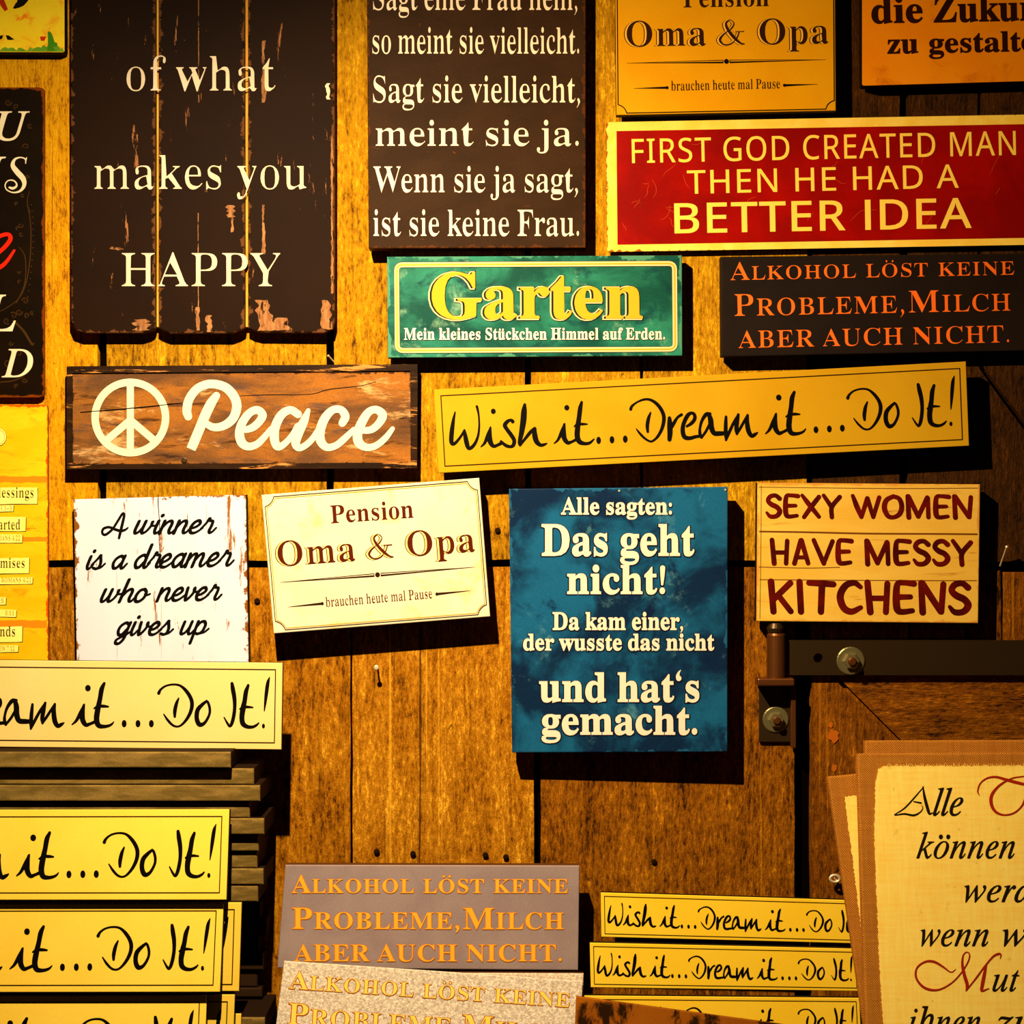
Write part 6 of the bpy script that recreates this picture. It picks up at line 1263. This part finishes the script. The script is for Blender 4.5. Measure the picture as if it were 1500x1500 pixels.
# ------------------------------------------------------------------ yellow promises sign, left
M['gold_collage'] = paint('golden_collage_face', (226, 172, 8), (236, 188, 20), 16, (0.6, 1, 1.6), fine=0.06, rough=0.45, c3=(226, 146, 8), wear=(214, 104, 8), wear_scale=20, wear_stretch=(0.45, 1, 2.4), wear_at=0.60, wear_soft=0.08, edge=(206, 70, 6), edge_w=0.0022, edge_size=(0.4, 0.42), edge_noise=0.006, edge_scale=90, bump=0.05)
Q = Sign('promises_sign', 'golden yellow collage sign with pasted paper words at the left edge', 'sign', round_corners([(-330, 594), (70, 593), (71, 1010), (-330, 1010)], 6), 0.014)
Q.slab('plate', [M['gold_collage'], M['rust']], 0.006, bevel=0.0015)
Q.hang(0.006, 0.1)
M['paper'] = paint('pasted_paper', (252, 226, 100), (252, 232, 122), 20, fine=0.03, rough=.6, bump=0.02)
wn = plain('brown_word_ink', (64, 38, 6), .6); pl = plain('faded_word_ink', (190, 138, 30), .6)
for x1, y0, y1, sk, words_ in ((55, 714, 739, 0, [('lessings', -2, 49.5, 728.7, 15, wn)]), (20, 740, 750, 1, [('34:1-3', -4, 17.5, 747.5, 6, pl)]), (38, 757.5, 779, -1, [('arted', -2, 30, 775.5, 15, wn)]),
     (33, 783, 796, -1, [('IANS 4:22', 0.5, 30, 791.5, 7, pl)]), (43, 817, 840.5, 1, [('mises', 0.5, 36.5, 831.5, 14.5, wn)]), (48, 845.5, 856, 1, [('ROMANS 4:21', 2, 46, 852.5, 6.4, pl)]), (9, 875, 886.5, 0, [('5', 1, 6, 883, 6, pl)]),
     (24, 893.5, 905, -3, [('5:11', 8, 21, 901, 6, pl)]), (33, 917.5, 941, 1, [('nds', 0, 22.5, 932, 15, wn)]), (27, 945, 956, 0, [('EW 7:12', -1, 21.5, 953, 6.4, pl)])):
    k = Ink()
    o = [(-40, y0 + sk), (x1, y0), (x1 - 0.5, y1 - 1), (-40, y1 + sk)]
    k.poly([(x + 0.9, y + 1.0) for x, y in o], wn, .0002); k.poly(ragged(o, .35, 9, 2), M['paper'], .0005)
    pp = k.build('paper_label', Q)
    for tx, a, b, y, cap, mm in words_:
        t = Ink()
        tt = tx.replace('-', '') 
        if '-' in tx:
            t.text('34:1', 'B', a, y, 9.5, y, cap, [lay(mm, -16, -4)][:1], 10); t.stroke([(10.6, y - 2.6, .9), (13, y - 2.6, .9)], mm, .0009, 1); t.text('3', 'B', 14, y, b, y, cap, [(mm, -16, -4, 0, 0, .0009)])
        else: t.text(tx, 'B', a, y, b, y, cap, [(mm, -18, -2, 0, 0, .0009)], 20)
        t.build('word', Q, pp).matrix_parent_inverse.identity()
k = Ink(); k.dot(-4, 640.5, 13.8, wn, .0002); k.dot(-4, 640, 13.2, M['paper'], .0005); k.loop([(-4 + 11 * math.cos(a * .2618), 640 + 11 * math.sin(a * .2618)) for a in range(24)], .7, pl, .0008)
k.build('round_seal', Q)
k = Ink(); st_ = plain('orange_stitch_band', (238, 128, 14), .6)
for y, h in ((702, 9), (790, 7), (914, 11)):
    k = Ink(); k.poly(ragged([(-60, y - h / 2), (68.5, y - h / 2), (68.5, y + h / 2), (-60, y + h / 2)], .7, 6, y), st_, .00015); k.build('stitched_band', Q)

# ------------------------------------------------------------------ rusty sign at the bottom
M['rust_face'] = paint('rust_brown_face', (150, 78, 14), (168, 92, 18), 8, fine=0.12, rough=0.5, wear=(46, 24, 6), wear_scale=14, wear_stretch=(1.4, 1, .7), wear_at=0.50, wear_soft=0.08, edge=(178, 96, 16), edge_w=0.008, edge_size=(0.33, 0.16), edge_noise=0.012, edge_scale=40, bump=0.1)
X_ = Sign('rusty_sign', 'rust brown sign corner with blackened middle at the bottom edge of the picture', 'sign', [(844, 1459.5), (1185, 1506), (1180, 1600), (838, 1600)], 0.140)
X_.slab('plate', [M['rust_face'], M['rust']], 0.004, bevel=0.0008)

# ------------------------------------------------------------------ burlap prints
M['burlap'] = weave('brown_burlap', (120, 66, 12), (196, 124, 40), 480, contrast=0.55)
M['linen'] = weave('cream_linen', (250, 190, 62), (255, 228, 118), 620, blotch=.3, spots=(196, 140, 50), contrast=0.3)
M['chancery_ink'] = plain('black_print_ink', (26, 18, 6), .7)
M['flourish_red'] = plain('dark_red_print_ink', (158, 32, 6), .7)
BG = 'burlap framed prints'
T3 = Sign('burlap_print', 'rearmost burlap print of the right pile, only its top strip showing', 'print', [(1267.5, 1084.5), (1660, 1083), (1668, 1620), (1272, 1620)], 0.128, az=-0.14, group=BG)
T3.slab('canvas', [M['burlap']], 0.016, bevel=0.003, seg=3)
T2 = Sign('burlap_print', 'tilted burlap print at the left of the right pile, behind the front one', 'print', [(1212.5, 1138), (1560, 1086), (1612, 1590), (1283, 1640)][:0] or [(1212.5, 1137.5), (1500, 1110), (1572, 1594), (1283, 1620)], 0.148, az=-0.14, group=BG)
T2.slab('canvas', [M['burlap']], 0.014, bevel=0.003, seg=3)
k = Ink(); k.poly(ragged([(1237, 1167), (1478, 1144), (1540, 1560), (1290, 1590)], .9, 3, 8), M['linen'], .0012); k.build('linen_panel', T2)
T1 = Sign('burlap_print', 'front burlap print of the right pile with black and red calligraphy', 'print', [(1256, 1103.5), (1668, 1101), (1680, 1620), (1272, 1620)], 0.168, az=-0.14, group=BG)
T1.slab('canvas', [M['burlap']], 0.016, bevel=0.003, seg=3)
lin_o = [(1286, 1127), (1294, 1122.5), (1640, 1121), (1650, 1600), (1300, 1600), (1293.5, 1500), (1287.5, 1400), (1283.5, 1300), (1280.5, 1220), (1282, 1150)]
LS = T1.slab('linen_panel', [M['linen']], 0.0012, ragged(lin_o, .9, 2.6, 21), lift=0.0014, bevel=0)
k = Ink(); rr = random.Random(9)
for i in range(70):
    x = 1300 + i * 3.1; k.stroke([(x, 1123, .9), (x + rr.uniform(-2.5, 2.5), 1120.5 - rr.uniform(0, 3.2), .35)], M['linen'], .0016, 1, False)
k.build('frayed_thread', T1)
ck = [(M['chancery_ink'], 6, 3, 0, 0, .002)]
for tx, x0, x1, y, cap, tr in (('lle', 1366, 1408, 1194.5, 39, 0), ('können', 1342, 1484.5, 1257, 37, 30), ('werden', 1410, 1560, 1321, 36, 26), ('wenn', 1346, 1446, 1385.5, 36, 26), ('wir', 1466, 1540, 1385.5, 36, 26),
                               ('ut', 1453, 1490, 1451.5, 36, 26), ('ihnen', 1330, 1434, 1513, 36, 26), ('zu', 1455, 1512, 1513, 36, 26)):
    k = Ink(); k.text(tx, 'I', x0, y, x1, y, cap, ck, tr, shear=0.1); k.build('lettering', T1)
z5 = lambda st: [(1200 + x / 5, 1080 + y / 5, w / 5) for x, y, w in st]
z8 = lambda st: [(1200 + x / 5, 1220 + y / 5, w / 5) for x, y, w in st]
k = Ink()
for st in ([(762, 362, 5), (700, 435, 9), (620, 520, 9), (548, 568, 6), (620, 560, 12), (690, 570, 14), (740, 545, 8), (756, 515, 6), (748, 500, 5)], [(757, 362, 8), (770, 440, 20), (795, 535, 22), (805, 560, 14), (828, 552, 6)], [(690, 470, 8), (742, 480, 12)]):
    k.stroke(z5(st), M['chancery_ink'], .002)
k.build('lettering', T1)
k = Ink()
for st in ([(1170, 425, 6), (1158, 395, 10), (1175, 340, 10), (1225, 300, 12), (1290, 290, 16), (1360, 308, 20), (1440, 330, 22), (1520, 345, 18), (1600, 330, 8)], [(1500, 285, 8), (1410, 300, 10), (1320, 350, 16), (1262, 420, 22), (1258, 490, 24), (1290, 545, 20), (1350, 568, 12), (1420, 555, 12), (1475, 510, 12), (1505, 450, 14), (1530, 380, 14)]):
    k.stroke(z5(st), M['flourish_red'], .002)
k.build('red_initial', T1); k = Ink()
for st in ([(998, 998, 4), (960, 1018, 8), (905, 980, 14), (840, 943, 18), (775, 942, 14), (715, 985, 12), (705, 1050, 16), (740, 1110, 18), (800, 1145, 18), (880, 1145, 12), (970, 1095, 10), (1040, 1020, 10), (1088, 940, 10), (1098, 890, 10), (1078, 872, 8), (1052, 895, 10), (1045, 960, 18), (1060, 1040, 24), (1080, 1110, 24), (1072, 1155, 6)],
           [(1072, 1155, 8), (1140, 1070, 12), (1210, 975, 12), (1270, 905, 14), (1310, 885, 16), (1328, 890, 10), (1322, 918, 6)], [(1222, 960, 10), (1205, 1040, 24), (1190, 1120, 24), (1188, 1155, 16), (1240, 1138, 6)]):
    k.stroke(z8(st), M['flourish_red'], .002)
k.build('red_initial', T1)
